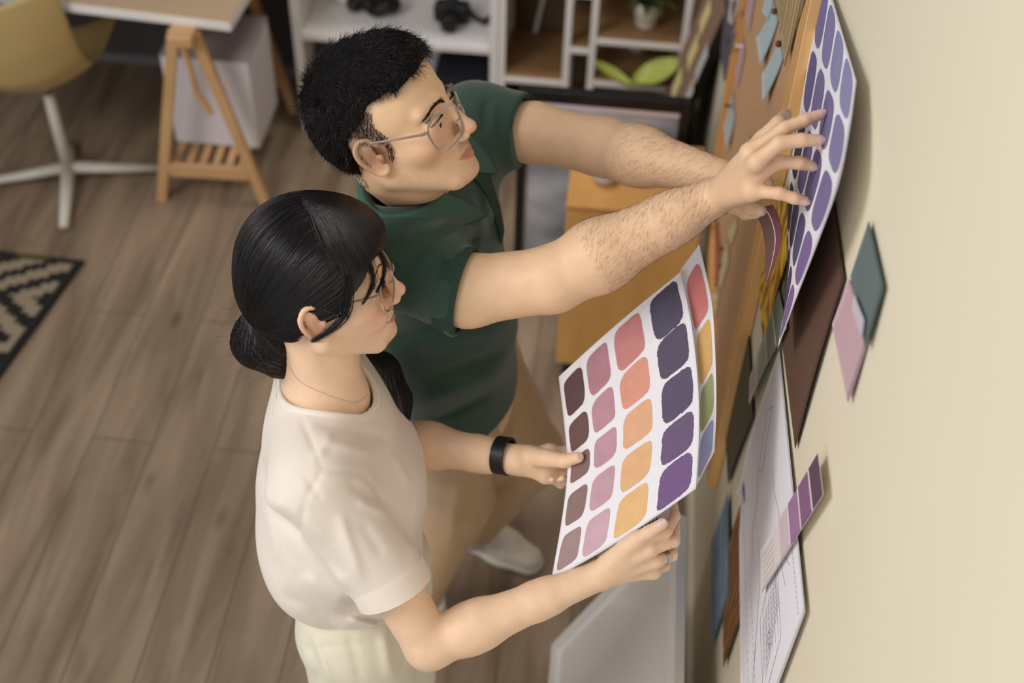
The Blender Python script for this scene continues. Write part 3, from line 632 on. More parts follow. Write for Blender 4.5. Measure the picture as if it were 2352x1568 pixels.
# ---------------- purple swatch sheet
pcol = lambda u, v: None
fpur = ribbon([WX(1892, -70, -.005), WX(1866, 85, -.006), WX(1840, 240, -.007), WX(1815, 400, -.008), WX(1807, 520, -.008), WX(1812, 645, -.009)],
              [WX(1966, 186, -.020), WX(1950, 300, -.032), WX(1924, 425, -.042), WX(1876, 560, -.046), WX(1828, 685, -.042), WX(1786, 800, -.034)])
tones = [(150, 148, 190), (140, 134, 178), (128, 118, 166), (112, 102, 150), (96, 88, 130), (84, 76, 106)]
mk = []; tm = [paint(c) for c in tones]+[paint((70, 60, 66)), paint((136, 112, 168))]
NU, NV = 4, 5
for i in range(NU):
    for j in range(NV):
        u0 = .03+i*.242; v0 = .025+j*.195; k = min(5, max(0, int(round(j*1.15+(2-i)*.6+.4))))
        if (j >= 2 and i == 0) or (j >= 4 and i <= 1): k = 6
        if j >= 3 and i >= 3: k = 7
        mk.append((blob(u0, u0+.208, v0, v0+.172, .012, 48, 3.2), k+1))
sheet('swatch_sheet', fpur, M_paper2, 30, 36, .0006, mk, tm, label='long sheet of periwinkle and purple swatches the man presses against the wall', cat='swatch sheet')
# ---------------- the sheets held by the woman
mA, mB_, mC, mD = U(1283, 865, 2.10), U(1563, 625, 2.03), U(1598, 1122, 1.93), U(1266, 1331, 2.02)
nh = np.cross(mB_-mA, mD-mA); nh /= np.linalg.norm(nh); nh = nh if nh@(CAM-mA) > 0 else -nh
_rb = ribbon([mA, U(1297, 985, 2.085), U(1303, 1080, 2.065), U(1290, 1195, 2.04), mD], [mB_, U(1588, 745, 2.005), U(1603, 880, 1.98), U(1605, 1000, 1.955), mC])
fm_ = lambda u, v: _rb(u, v)+nh*(.012*math.sin(PI*u)*(.3+.7*v))+(mC-mB_)/np.linalg.norm(mC-mB_)*.012*math.sin(PI*u)*(v-.15)
cols = [[(98, 72, 72), (110, 82, 78), (136, 106, 102), (146, 118, 116), (166, 138, 138)],
        [(184, 134, 146), (194, 146, 158), (196, 152, 166), (202, 162, 174), (208, 172, 184)],
        [(206, 138, 136), (226, 158, 138), (232, 178, 142), (234, 184, 138), (236, 190, 134)],
        [(88, 82, 104), (90, 82, 104), (96, 84, 112), (112, 92, 126), (122, 92, 140)]]
ur = [(.03, .19), (.225, .405), (.455, .675), (.745, .965)]
vA = [(.055, .225), (.245, .425), (.455, .60), (.635, .80), (.82, .975)]; vD = [(.025, .225), (.215, .40), (.40, .60), (.605, .795), (.795, .985)]
mk = []; mm_ = []
for i in range(4):
    a = i/3
    for j in range(5):
        v0 = vA[j][0]*(1-a)+vD[j][0]*a; v1 = vA[j][1]*(1-a)+vD[j][1]*a
        mk.append((blob(ur[i][0], ur[i][1], v0, v1-.012, .013, 72 if i < 3 else 150, 4.5, -.06, .007 if i < 3 else .016), len(mm_)+1)); mm_.append(paint(cols[i][j]))
sheet('swatch_sheet', fm_, M_paper, 36, 36, .0006, mk, mm_, label='white sheet with four columns of painted colour swatches held up by the woman', cat='swatch sheet')
fs_ = ribbon([U(1561, 622, 2.045), U(1586, 745, 2.02), U(1601, 880, 1.995), U(1603, 1000, 1.97), U(1596, 1124, 1.95)], [U(1606, 561, 2.04), U(1634, 690, 2.02), U(1643, 820, 2.0), U(1645, 935, 1.985), U(1641, 1037, 1.975)])
sc = [((222, 134, 130), .08, .29), ((230, 184, 116), .31, .53), ((168, 174, 124), .55, .76), ((158, 166, 208), .78, .965)]
sheet('swatch_sheet', fs_, M_paper, 10, 30, .0006, [(blob(.12, .86, a, b, .012, 60, 4.5, -.10), i+1) for i, (c, a, b) in enumerate(sc)], [paint(c) for c, a, b in sc],
      label='narrow swatch sheet with red, yellow, green and blue patches, behind the big sheet', cat='swatch sheet')
# rolled sheet behind the big one
q0 = [U(1360, 1225, 2.06), U(1566, 1105, 2.01), U(1530, 1222, 2.0), U(1376, 1292, 2.05)]
fr_ = coons(*q0, lambda u, v: nh*(-.010*math.sin(PI*u)))
sheet('rolled_sheet', fr_, M_paper2, 14, 8, .0006, [([(.5+.05*i, .55), (.53+.05*i, .5), (.53+.05*i, .75), (.5+.05*i, .8)], 1) for i in range(6)], [mat('ink_navy', (40, 42, 72), .6)], label='curled printed sheet held behind the bottom edge of the big swatch sheet', cat='sheet')
# peeled card the man lifts
fq = ribbon([U(1722, 480, 1.97), U(1745, 510, 1.97), U(1757, 560, 1.98), U(1758, 610, 1.985), U(1758, 648, 1.99)], [U(1775, 470, 1.955), U(1789, 500, 1.955), U(1796, 540, 1.96), U(1784, 590, 1.97), U(1762, 648, 1.985)])
sheet('curled_card', fq, mat('cocoa_card', (110, 74, 66), .6, .05, 8), 24, 24, .0008, (), [mat('maroon_band', (122, 66, 70), .6), M_paper], bands=lambda u, v: 1 if u > .64 else 2 if u > .60 else 0, label='curled cocoa and maroon card peeling off below the man\'s hand', cat='sample card')
# ================================================================ smooth bodies: blended solids turned into one continuous surface
class Cone:
    def __init__(s, A, B, ra, rb=None, k=.01, n=None, sc=1, op='u', off=0):
        s.A = V(*A); s.B = V(*B); s.ra = ra; s.rb = ra if rb is None else rb; s.k = k; s.op = op; s.sc = sc
        s.n = None if n is None else V(*n)/np.linalg.norm(n)
        s.c = (s.A+s.B)/2; s.R = np.linalg.norm(s.B-s.A)/2+max(s.ra, s.rb)*max(1, sc)
        if s.n is not None: s.B_ = s.B+s.n*((s.B-s.A)@s.n)*(1/sc-1)
        else: s.B_ = s.B
    def d(s, P):
        q = P-s.A
        if s.n is not None: q = q+np.outer((q@s.n)*(1/s.sc-1), s.n)
        b = s.B_-s.A; h = np.clip((q@b)/(b@b+1e-12), 0, 1)
        return np.linalg.norm(q-h[:, None]*b, axis=1)-(s.ra+(s.rb-s.ra)*h)
class Ell:
    def __init__(s, c, r, k=.01, ax=None, op='u'):
        s.c = V(*c); s.r = V(*r); s.k = k; s.ax = np.eye(3) if ax is None else np.asarray(ax, float); s.op = op; s.R = s.r.max()
    def d(s, P):
        q = (P-s.c)@s.ax.T; a = np.linalg.norm(q/s.r, axis=1); b = np.linalg.norm(q/s.r**2, axis=1)+1e-9
        return np.where(a < 1e-3, -s.r.min(), a*(a-1)/b)
class Plane:   # keeps the side the normal does not point to
    def __init__(s, p, n, k=.002): s.p = V(*p); s.n = V(*n)/np.linalg.norm(n); s.k = k; s.op = 'i'; s.c = None
    def d(s, P): return (P-s.p)@s.n
def evalf(prims, P, c=None, R=None):
    d = np.full(len(P), 1.0)
    for p in prims:
        if callable(p): d = p(P, d); continue
        if p.c is not None and c is not None and np.linalg.norm(p.c-c) > p.R+R+1.6*p.k+.05: continue
        e = p.d(P); k = p.k
        if p.op == 'u': h = np.clip(.5+.5*(d-e)/k, 0, 1); d = d*(1-h)+e*h-k*h*(1-h)
        elif p.op == 's': h = np.clip(.5-.5*(d+e)/k, 0, 1); d = d*(1-h)-e*h+k*h*(1-h)
        elif p.op == 'i': h = np.clip(.5-.5*(e-d)/k, 0, 1); d = e*(1-h)+d*h+k*h*(1-h)
    return d
def iso(prims, lo, hi, h, n=14):
    lo = np.floor(V(*lo)/h).astype(int); hi = np.ceil(V(*hi)/h).astype(int)
    nb = (hi-lo)//n+1; Bc = np.array([(i, j, k) for i in range(nb[0]) for j in range(nb[1]) for k in range(nb[2])])
    half = n*h/2*math.sqrt(3); cen = (lo+Bc*n+n/2)*h
    dc = evalf(prims, cen); act = np.abs(dc) < half*1.7+.004; Bc = Bc[act]; cen = cen[act]
    g = np.arange(n+1); G = np.stack(np.meshgrid(g, g, g, indexing='ij'), -1).reshape(-1, 3)
    S = int(max(hi-lo))+n+5; key = lambda q: (q[:, 0]*S+q[:, 1])*S+q[:, 2]
    IDs = []; VS = []; Q = []
    for bc, ce in zip(Bc, cen):
        base = bc*n; P = (lo+base+G)*h
        D = evalf(prims, P, ce, half)
        if D.min() > 0 or D.max() < 0: continue
        D = D.reshape(n+1, n+1, n+1); s = D < 0
        c8 = [s[a:a+n, b:b+n, c:c+n] for a in (0, 1) for b in (0, 1) for c in (0, 1)]
        cnt = sum(x.astype(int) for x in c8); I = np.argwhere((cnt > 0) & (cnt < 8))
        if len(I):
            acc = np.zeros((len(I), 3)); m = np.zeros(len(I))
            cor = [(a, b, c) for a in (0, 1) for b in (0, 1) for c in (0, 1)]
            val = {q: D[I[:, 0]+q[0], I[:, 1]+q[1], I[:, 2]+q[2]] for q in cor}
            for q in cor:
                for ax in range(3):
                    if q[ax] == 0:
                        q2 = list(q); q2[ax] = 1; q2 = tuple(q2); a = val[q]; b = val[q2]; x = (a < 0) != (b < 0)
                        t = np.where(x, a/np.where(x, a-b, 1), 0); p = np.tile(V(*q), (len(I), 1)); p[:, ax] += t
                        acc += p*x[:, None]; m += x
            IDs.append(key(I+base)); VS.append((lo+base+I+acc/m[:, None])*h)
        for ax in range(3):
            o = [0, 0, 0]; o[ax] = 1; A = s[:n, :n, :n]; B = s[o[0]:o[0]+n, o[1]:o[1]+n, o[2]:o[2]+n]
            E_ = np.argwhere(A != B)
            if not len(E_): continue
            u, w_ = (ax+1) % 3, (ax+2) % 3; du = np.zeros(3, int); du[u] = 1; dw = np.zeros(3, int); dw[w_] = 1; g0 = E_+base
            ok = (g0[:, u] > 0) & (g0[:, w_] > 0); g0 = g0[ok]; fl = A[tuple(E_.T)][ok]
            q = np.stack([key(g0-du-dw), key(g0-dw), key(g0), key(g0-du)], 1); q[~fl] = q[~fl][:, ::-1]; Q.append(q)
    IDs = np.concatenate(IDs); VS = np.vstack(VS); Q = np.vstack(Q)
    o = np.argsort(IDs); IDs = IDs[o]; VS = VS[o]
    ix = np.searchsorted(IDs, Q); ix = np.clip(ix, 0, len(IDs)-1); ok = (IDs[ix] == Q).all(1); ix = ix[ok]
    return VS, ix
def relax(v, f, it=1, lam=.5):
    n = len(v)
    for _ in range(it):
        s = np.zeros((n, 3)); c = np.zeros(n)
        for a, b in ((0, 1), (1, 2), (2, 3), (3, 0)):
            np.add.at(s, f[:, a], v[f[:, b]]); np.add.at(s, f[:, b], v[f[:, a]]); np.add.at(c, f[:, a], 1); np.add.at(c, f[:, b], 1)
        v = v+lam*(s/np.maximum(c, 1)[:, None]-v)
    return v
def grad(fn, P, e=.0015):
    g = np.stack([fn(P+V(e, 0, 0))-fn(P-V(e, 0, 0)), fn(P+V(0, e, 0))-fn(P-V(0, e, 0)), fn(P+V(0, 0, e))-fn(P-V(0, 0, e))], 1)
    return g/(np.linalg.norm(g, axis=1)[:, None]+1e-9)
def pxof(P):
    q = (P-CAM)@RW; return CX+F*q[:, 0]/q[:, 2], CY+F*q[:, 1]/q[:, 2]
def folds(lst):
    """shallow cloth creases: (x0,y0,x1,y1,width px,depth m); + raises a ridge, - presses a valley"""
    def f(P, d):
        x, y = pxof(P)
        for x0, y0, x1, y1, w_, a in lst:
            bx, by = x1-x0, y1-y0; L2 = bx*bx+by*by; t = ((x-x0)*bx+(y-y0)*by)/L2; tc = np.clip(t, 0, 1)
            r2 = (x-x0-tc*bx)**2+(y-y0-tc*by)**2; d = d-1.5*a*np.exp(-r2/w_**2)*np.clip(1.15-np.abs(2*tc-1)**3, 0, 1)
        return d
    return f
def ripple(a, s, ph=0):
    def f(P, d): return d-a*(np.sin(P[:, 0]*s+2*np.sin(P[:, 2]*s*.6+ph))*np.sin(P[:, 2]*s*.8+1.5*np.sin(P[:, 1]*s*.5)+ph)+.5*np.sin(P[:, 1]*s*1.7+P[:, 2]*s*.9))
    return f
class Head:
    """head-local frame: x forward, y left, z up, origin between the ears at eye level"""
    def __init__(s, pos, M, sc): s.p = V(*pos); s.M = np.array(M, float); s.s = sc
    def w(s, x, y, z): return s.p+s.s*(s.M@V(x, y, z))
    def loc(s, P): return ((P-s.p)@s.M)/s.s
    def cone(s, a, b, ra, rb=None, k=.008, n=None, sc=1, op='u'):
        return Cone(s.w(*a), s.w(*b), ra*s.s, None if rb is None else rb*s.s, k, None if n is None else s.M@V(*n), sc, op)
    def ell(s, c, r, k=.01, op='u', ax=None):
        A = s.M.T if ax is None else ax@s.M.T
        return Ell(s.w(*c), V(*r)*s.s, k, A, op)
def hair_tubes(name, strands, r, m, parent, **tg):
    """strands (N,K,3) -> one mesh of thin three-sided tapering hairs"""
    N, K, _ = strands.shape; d = np.gradient(strands, axis=1); d /= np.linalg.norm(d, axis=2, keepdims=True)+1e-9
    ref = V(.3, .5, .81); a = np.cross(d, ref); a /= np.linalg.norm(a, axis=2, keepdims=True)+1e-9; b = np.cross(d, a)
    rr = (np.asarray(r).reshape(-1, 1) if np.ndim(r) else np.full((N, 1), r))*np.linspace(1, .25, K)[None]
    v = np.stack([strands+rr[..., None]*(math.cos(t)*a+math.sin(t)*b) for t in (0, 2*PI/3, 4*PI/3)], 2).reshape(-1, 3)
    base = (np.arange(N)[:, None]*K+np.arange(K-1)[None]).reshape(-1)*3
    f = np.concatenate([np.stack([base+i, base+(i+1) % 3, base+3+(i+1) % 3, base+3+i], 1) for i in range(3)])
    return mesh(name, v, f, m, None, parent, True, **tg)
def spl(C4, n_pts):
    C4 = np.array(C4); T = np.linspace(0, len(C4)-1, n_pts); o = []
    for x in T:
        i = min(int(x), len(C4)-2); f = x-i; p0 = C4[max(i-1, 0)]; p1 = C4[i]; p2 = C4[i+1]; p3 = C4[min(i+2, len(C4)-1)]
        o.append(.5*(2*p1+(p2-p0)*f+(2*p0-5*p1+4*p2-p3)*f*f+(3*p1-p0-3*p2+p3)*f**3))
    return np.array(o)
# ================================================================ people
def poly2d(x, z, poly):
    """signed distance to a polygon in the (x, z) plane of a head, negative inside"""
    p = np.array(poly, float); n = len(p); d = np.full(len(x), 1e9); ins = np.zeros(len(x), bool)
    for i in range(n):
        a = p[i]; b = p[(i+1) % n]; e = b-a; wx, wz = x-a[0], z-a[1]; t = np.clip((wx*e[0]+wz*e[1])/(e@e), 0, 1)
        d = np.minimum(d, np.hypot(wx-t*e[0], wz-t*e[1]))
        c = ((a[1] <= z) & (b[1] > z)) | ((b[1] <= z) & (a[1] > z))
        with np.errstate(all='ignore'): xi = a[0]+(z-a[1])/(b[1]-a[1]+1e-12)*e[0]
        ins ^= c & (x < xi)
    return np.where(ins, -d, d)
def headprims(H, male):
    P = []; c = H.cone; e = H.ell; S = (1, -1)
    P += [e((-.010, 0, .030), (.092, .074, .084), .02) if male else e((.002, 0, .028), (.082, .070, .080), .02), e((.026, 0, .038), (.064, .064, .062), .02), e((.03, 0, -.025), (.056, .056 if male else .052, .070), .02)]
    for s in S:
        P += [c((-.004, s*.052, -.056), (.060, s*.022, -.099), .019, .017, .028), e((.048, s*.046, -.028), (.028, .019, .022), .02)]
    P += [e((.074, 0, -.101), (.019, .021, .015) if male else (.020, .017, .014), .018), e((.062 if male else .065, 0, -.070), (.031, .031, .028), .018)]
    for s in S: P += [c((.084, s*.010, .019), (.070, s*.046, .016), .010 if male else .007, .008, .012)]
    for s in S: P += [e((.096, s*.032, -.006), (.016, .018, .013), .012, 's'), e((.0740, s*.032, -.006), (.0150, .0170, .0140), .004), c((.086, s*.020, .0015), (.080, s*.046, -.001), .0028, .002, .004)]
    for s in S: P += [c((.094, s*.022, -.0118), (.084, s*.045, -.0105), .0026, .0016, .002, op='s')]
    P += [c((.088, 0, .010), (.105, 0, -.036), .0075, .0088, .012), e((.107, 0, -.041), (.0115, .0105, .0095), .008)]
    for s in S: P += [e((.0975, s*.0125, -.0465), (.0115, .0065, .0075), .005)]
    for s in S: P += [e((.103, s*.0065, -.0535), (.005, .0032, .004), .003, 's')]
    lz = -.0725
    if male:
        for s in S: P += [c((.0925, 0, lz+.0045), (.0805, s*.024, lz), .0042, .0022, .004), c((.0905, 0, lz-.0060), (.080, s*.021, lz-.002), .0054, .0024, .004)]
        for s in S: P += [c((.0985, 0, lz-.0005), (.082, s*.027, lz), .0012, .001, .002, op='s')]
    else:
        for s in S: P += [c((.0925, 0, lz+.0065), (.078, s*.026, lz+.003), .0034, .0020, .004), c((.0895, 0, lz-.0080), (.078, s*.024, lz+.000), .0046, .0022, .004)]
        for s in S: P += [c((.0995, 0, lz-.0005), (.082, s*.0265, lz+.003), .0054, .0018, .002, op='s')]
        for s in S: P += [e((.064, s*.036, -.052), (.022, .016, .018), .015)]
    # ears
    for s in S:
        y0 = s*.074
        rim = [(.006, .074, .004), (-.002, .080, .017), (-.014, .084, .019), (-.023, .087, .008), (-.023, .086, -.008), (-.016, .083, -.024), (-.008, .079, -.036), (.001, .076, -.036), (.004, .073, -.028)]
        P += [c((-.012, s*.079, .004), (-.006, s*.076, -.028), .011, .009, .004, (0, 1, 0), .45)]
        rim = spl(rim, 26)
        for a, b in zip(rim[:-1], rim[1:]): P += [c((a[0], s*a[1], a[2]), (b[0], s*b[1], b[2]), .0034, .0034, .0025)]
        P += [e((-.003, s*.087, -.013), (.008, .008, .012), .004, 's'), c((-.014, s*.090, .008), (-.016, s*.089, -.008), .0035, .003, .003, op='s'), e((.004, s*.078, -.013), (.004, .0045, .006), .003)]
    return P
def fingers(chains):
    P = []
    for pts, rr in chains:
        for i in range(len(pts)-1): P.append(Cone(pts[i], pts[i+1], rr[i], rr[i+1], .004 if i else .007))
    return P
def lerp(a, b, t): return a+(b-a)*t
def nail(tip, prev, up, r, parent, m):
    d = tip-prev; d /= np.linalg.norm(d); n_ = up-d*(up@d); n_ /= np.linalg.norm(n_); s_ = np.cross(d, n_)
    c = tip+n_*r*.72-d*r*.15; v = []
    for i in range(9):
        for j in range(9):
            a = (i-4)/4; b = (j-4)/4; k = 1-.25*(abs(b)**3 if b > 0 else 0)*abs(a)
            v.append(c+s_*a*r*.74*k+d*b*r*1.0*(1-.18*a*a)+n_*(r*.30-.42*r*a*a-.10*r*b*b))
    f = [(i*9+j, (i+1)*9+j, (i+1)*9+j+1, i*9+j+1) for i in range(8) for j in range(8)]
    return mesh('fingernail', v, f, m, None, parent, True)
M_nail = mat('pale_nail', (232, 196, 186), .28, .02, 30, sss=.2)
Mrow = lambda f, l, u: np.array([f, l, u], float).T
def orth(f, l, u):
    f = V(*f)/np.linalg.norm(f); l = V(*l); l = l-f*(l@f); l /= np.linalg.norm(l); return np.array([f, l, np.cross(f, l)]).T
HM = Head((-.6378, 1.5575, 1.6317), orth((.885, -.038, .463), (.110, .986, -.129), 0), 1.052)
HW = Head((-.7202, 1.345, 1.4925), orth((.933, .334, .136), (-.307, .933, -.187), 0), 1.087)

# ---------------------------------------------------------------- the man
man = thing('person', (-.56, 1.78, 0), 'person in dark green polo shirt and khaki trousers stretching both arms to the wall', 'person')
Rsh, Lsh = V(-.615, 1.51, 1.405), V(-.545, 1.845, 1.425)
Rel, Rwr = U(1268, 642, 1.98), U(1650, 448, 1.915)
Rmd = U(1075, 668, 2.035); Lmd = U(1225, 305, 2.25)
Lel, Lwr = U(1385, 338, 2.20), U(1655, 405, 2.03)
tips = [WX(1884, 263, -.034), WX(1881, 322, -.037), WX(1865, 382, -.038), WX(1849, 461, -.042)]
tt = [(p-CAM)@RW[:, 2] for p in tips]
mcp = [U(1722, 350, tt[0]+.02), U(1738, 372, tt[1]+.015), U(1738, 404, tt[2]+.015), U(1728, 438, tt[3]+.02)]
pipx = [(1802, 295), (1790, 329), (1790, 372), (1790, 444)]; dipx = [(1848, 276), (1840, 322), (1836, 374), (1824, 455)]
chR = []
for i in range(4):
    r0 = (.0095, .0100, .0096, .0086)[i]
    chR.append(([mcp[i], U(*pipx[i], tt[i]-.002), U(*dipx[i], tt[i]-.004), tips[i]], [r0*1.12, r0, r0*.92, r0*.80]))
palmR = []
for i, q in enumerate(mcp): palmR.append(Cone(lerp(Rwr, q, .12), q, .0185, .0125, .012))
palmR += [Cone(mcp[0], mcp[3], .0105, .010, .010), Cone(lerp(Rwr, mcp[3], .3), lerp(Rwr, mcp[3], .95), .017, .013, .01)]
thR = ([lerp(Rwr, mcp[0], .35)+V(0, .012, 0), U(1750, 318, 1.90), U(1788, 282, 1.885), WX(1805, 262, -.036)], [.014, .0115, .0105, .0095])
chL = [([U(1690, 452, 1.965), U(1722, 478, 1.945), U(1748, 484, 1.93)], [.011, .010, .0085]), ([U(1682, 470, 1.985), U(1712, 490, 1.97), U(1738, 490, 1.955)], [.011, .0095, .008]),
       ([U(1700, 400, 1.97), U(1745, 400, 1.94), U(1765, 420, 1.935)], [.011, .010, .0085]), ([U(1690, 380, 1.985), U(1735, 372, 1.955), U(1765, 375, 1.95)], [.011, .010, .0085])]
palmL = [Cone(Lwr, U(1695, 455, 1.965), .017, .014, .012), Cone(Lwr, U(1695, 400, 1.97), .017, .014, .012), Cone(Lwr, U(1680, 470, 1.985), .017, .013, .012)]
neckbase = V(-.625, 1.665, 1.44)
mbody = headprims(HM, True)+[
    Cone(neckbase, HM.w(-.030, 0, -.055), .060, .056, .025), Cone(V(-.60, 1.67, 1.44), HM.w(.0, 0, -.085), .048, .042, .02),
    Cone(V(-.590, 1.69, 1.05), V(-.605, 1.68, 1.30), .085, .085, .03, (0, 1, 0), 1.35), Cone(Rsh, Lsh, .04, .04, .03), Cone(V(-.56, 1.70, .88), V(-.57, 1.70, 1.05), .11, .10, .04, (0, 1, 0), 1.3),
    Cone(Rsh, Rmd, .048, .054, .02), Cone(Rmd, Rel, .055, .049, .02), Cone(Rel, lerp(Rel, Rwr, .3), .047, .053, .02), Cone(lerp(Rel, Rwr, .28), lerp(Rel, Rwr, .75), .053, .038, .02), Cone(lerp(Rel, Rwr, .7), Rwr, .039, .0285, .015),
    Cone(Lsh, Lmd, .046, .049, .02), Cone(Lmd, Lel, .050, .047, .02), Cone(Lel, lerp(Lel, Lwr, .35), .046, .047, .02), Cone(lerp(Lel, Lwr, .3), Lwr, .048, .027, .02)]
fineR = palmR+fingers(chR)+fingers([thR]); fineL = palmL+fingers(chL)
mb = [p for p in mbody]
arm_end = [Cone(lerp(Rel, Rwr, .8), Rwr, .036, .0285, .015), Cone(lerp(Lel, Lwr, .8), Lwr, .033, .027, .015)]
allm = mb+fineR+fineL
def skintone(H, base, male, verts, hands=()):
    q = H.loc(verts); t = np.tile(V(*lin(base)[:3]), (len(verts), 1))
    def mixc(wt, c): nonlocal t; t = t*(1-wt[:, None])+V(*lin(c)[:3])*wt[:, None]
    g = lambda d, w_: np.exp(-(d/w_)**2)
    head = (np.linalg.norm(q-V(0, 0, 0), axis=1) < .16)
    # cheeks, nose, ears a touch redder
    for s in (1, -1):
        mixc(.30*g(np.linalg.norm(q-V(.065, s*.045, -.04), axis=1), .028), (226, 140, 116)); mixc(.40*g(np.linalg.norm(q-V(-.010, s*.084, -.01), axis=1), .026), (224, 130, 100))
    mixc(.30*g(np.linalg.norm(q-V(.110, 0, -.042), axis=1), .016), (224, 140, 118))
    lz = -.0725; y = np.abs(q[:, 1]); xl = .094-.45*np.maximum(y-.004, 0)
    lip = (q[:, 0] > .074) & (y < .0265)
    up = lz+(.0085 if male else .0100)*(1-(y/.0275)**1.6)+(0 if male else .003*(y/.0265)**2); lo = lz-(.0115 if male else .0125)*(1-(y/.0265)**2)
    inside = np.clip(np.minimum((up-q[:, 2]), (q[:, 2]-lo))/.0015, 0, 1)*lip
    mixc(.8*inside, (180, 102, 92) if male else (206, 120, 112))
    if male:
        z = q[:, 2]; jaw = np.clip((-.030-z-np.maximum(0, .02-q[:, 0])*.2)/.025, 0, 1)*np.clip((q[:, 0]+.002)/.02, 0, 1)*head
        nn = .6+.4*np.sin(verts[:, 0]*2900)*np.sin(verts[:, 1]*3100+1)*np.sin(verts[:, 2]*3300)
        mixc(.30*jaw*(1-inside)*nn, (96, 80, 70)); must = g(q[:, 2]+.0595, .007)*(q[:, 0] > .085)*(y < .03); mixc(.3*must*nn, (96, 80, 70))
        fade = np.clip((.030-np.abs(q[:, 0]+.006))/.022, 0, 1)*np.clip((z+.034)/.02, 0, 1)*head*np.clip((y-.045)/.015, 0, 1); mixc(.5*fade, (70, 56, 48))
        scalp = np.clip((z-.05)/.02, 0, 1)*head*np.clip((.085-q[:, 0])/.02, 0, 1); mixc(.5*scalp, (60, 48, 42))
    else: mixc(np.clip((q[:, 2]-.05)/.02, 0, 1)*head*.5, (80, 60, 50))
    return t
M_skin_m = skinmat('skin_tan'); M_skin_w = skinmat('skin_fair')
lo = V(-.95, 1.30, .85); hi = V(.01, 2.05, 1.95)
mv, mf = iso(allm, (-.86, 1.34, .72), hi, .0024); mv = relax(mv, mf, 1)
def combine(parts):
    off = 0; v = []; f = []
    for a, b in parts: v.append(a); f.append(b+off); off += len(a)
    return np.vstack(v), np.vstack(f)
def trim(v, f, keep):
    k = keep(v); m = k[f].any(1) if False else k[f].all(1); f = f[m]; u = np.unique(f); mp = np.full(len(v), -1); mp[u] = np.arange(len(u)); return v[u], mp[f]
mesh('body', mv, mf, M_skin_m, None, man, True, skintone(HM, (236, 197, 160), True, mv))
for i in range(4): nail(tips[i], chR[i][0][2], V(-.45, -.55, .45) if i < 3 else V(-.4, -.6, .3), chR[i][1][3]*1.05, man, M_nail)

# polo shirt
cufR = U(1042, 662, 2.035); aR = Rel-Rsh; aR /= np.linalg.norm(aR); cufL = U(1186, 296, 2.255); aL = Lel-Lsh; aL /= np.linalg.norm(aL)
aRc = (U(1100, 672, 2.03)-U(1000, 640, 2.03)); aRc = aRc*.7/np.linalg.norm(aRc)+aR*.6; aRc /= np.linalg.norm(aRc)
sleeves = [Cone(Rsh, cufR, .074, .0665, .03), Cone(Lsh, cufL, .070, .0615, .03)]
torso = [Cone(V(-.565, 1.70, .84), V(-.58, 1.70, 1.12), .131, .118, .05, (0, 1, 0), 1.42), Cone(V(-.585, 1.69, 1.10), V(-.60, 1.68, 1.32), .120, .120, .05, (0, 1, 0), 1.35),
         Cone(Rsh+V(.01, .02, -.0), Lsh+V(0, -.02, 0), .068, .066, .05), Cone(neckbase+V(-.01, 0, .01), Rsh, .056, .060, .04), Cone(neckbase+V(-.01, 0, .01), Lsh, .056, .060, .04)]
ext = [Cone(cufR, cufR+aRc*.06, .0665, .066, .01), Cone(cufL, cufL+aL*.05, .0615, .061, .01)]
nk = Cone(neckbase+V(0, 0, -.02), HM.w(-.03, 0, -.06)+V(0, 0, .05), .066, .075, .008, op='s')
fM = folds([(1060, 500, 900, 560, 12, .004), (1050, 520, 930, 610, 10, -.003), (1000, 470, 870, 525, 14, .004), (1140, 480, 1060, 540, 12, .004), (1130, 540, 1060, 560, 9, -.003), (1090, 430, 1140, 560, 10, -.003),
            (1180, 750, 960, 800, 22, .005), (1170, 800, 980, 870, 14, -.004), (1160, 850, 960, 930, 20, .006), (1130, 900, 990, 970, 12, -.004), (1040, 740, 900, 780, 14, -.004), (1120, 440, 1090, 660, 13, .003),
            (1120, 230, 1090, 330, 10, -.004), (1140, 230, 1125, 340, 8, .003), (1100, 260, 1085, 380, 8, .004), (960, 600, 1020, 560, 12, .003), (925, 640, 960, 660, 12, -.002), (900, 560, 880, 660, 14, .003)])
def cutsleeve(P, d):
    # sleeve mouths: hollow tube beyond the cut
    for c0, a, r in ((cufR, aRc, .0595), (cufL, aL, .0545)):
        q = P-c0; h = q@a; rad = np.linalg.norm(q-np.outer(h, a), axis=1); near = rad < .12
        d = np.where(near & (h > -.06), np.maximum(d, h-.012), d)
        d = np.where(near & (h > -.012), np.maximum(d, r-rad), d)
    return d
def cutneck(P, d): return d
shirt = sleeves+ext+[cutsleeve]+torso+[fM, ripple(.0012, 28), nk, Plane((-.57, 1.62, .925), (.02, .06, -1))]
ms, fs_m = iso(shirt, (-.80, 1.36, .80), (-.30, 2.02, 1.58), .0033)
M_polo = mat('bottle_green_pique', (46, 74, 62), .85, .06, 30, bump=.35, bscale=900, sheen=.25)
polo = mesh('polo_shirt', relax(ms, fs_m, 2), fs_m, M_polo, None, man, True)
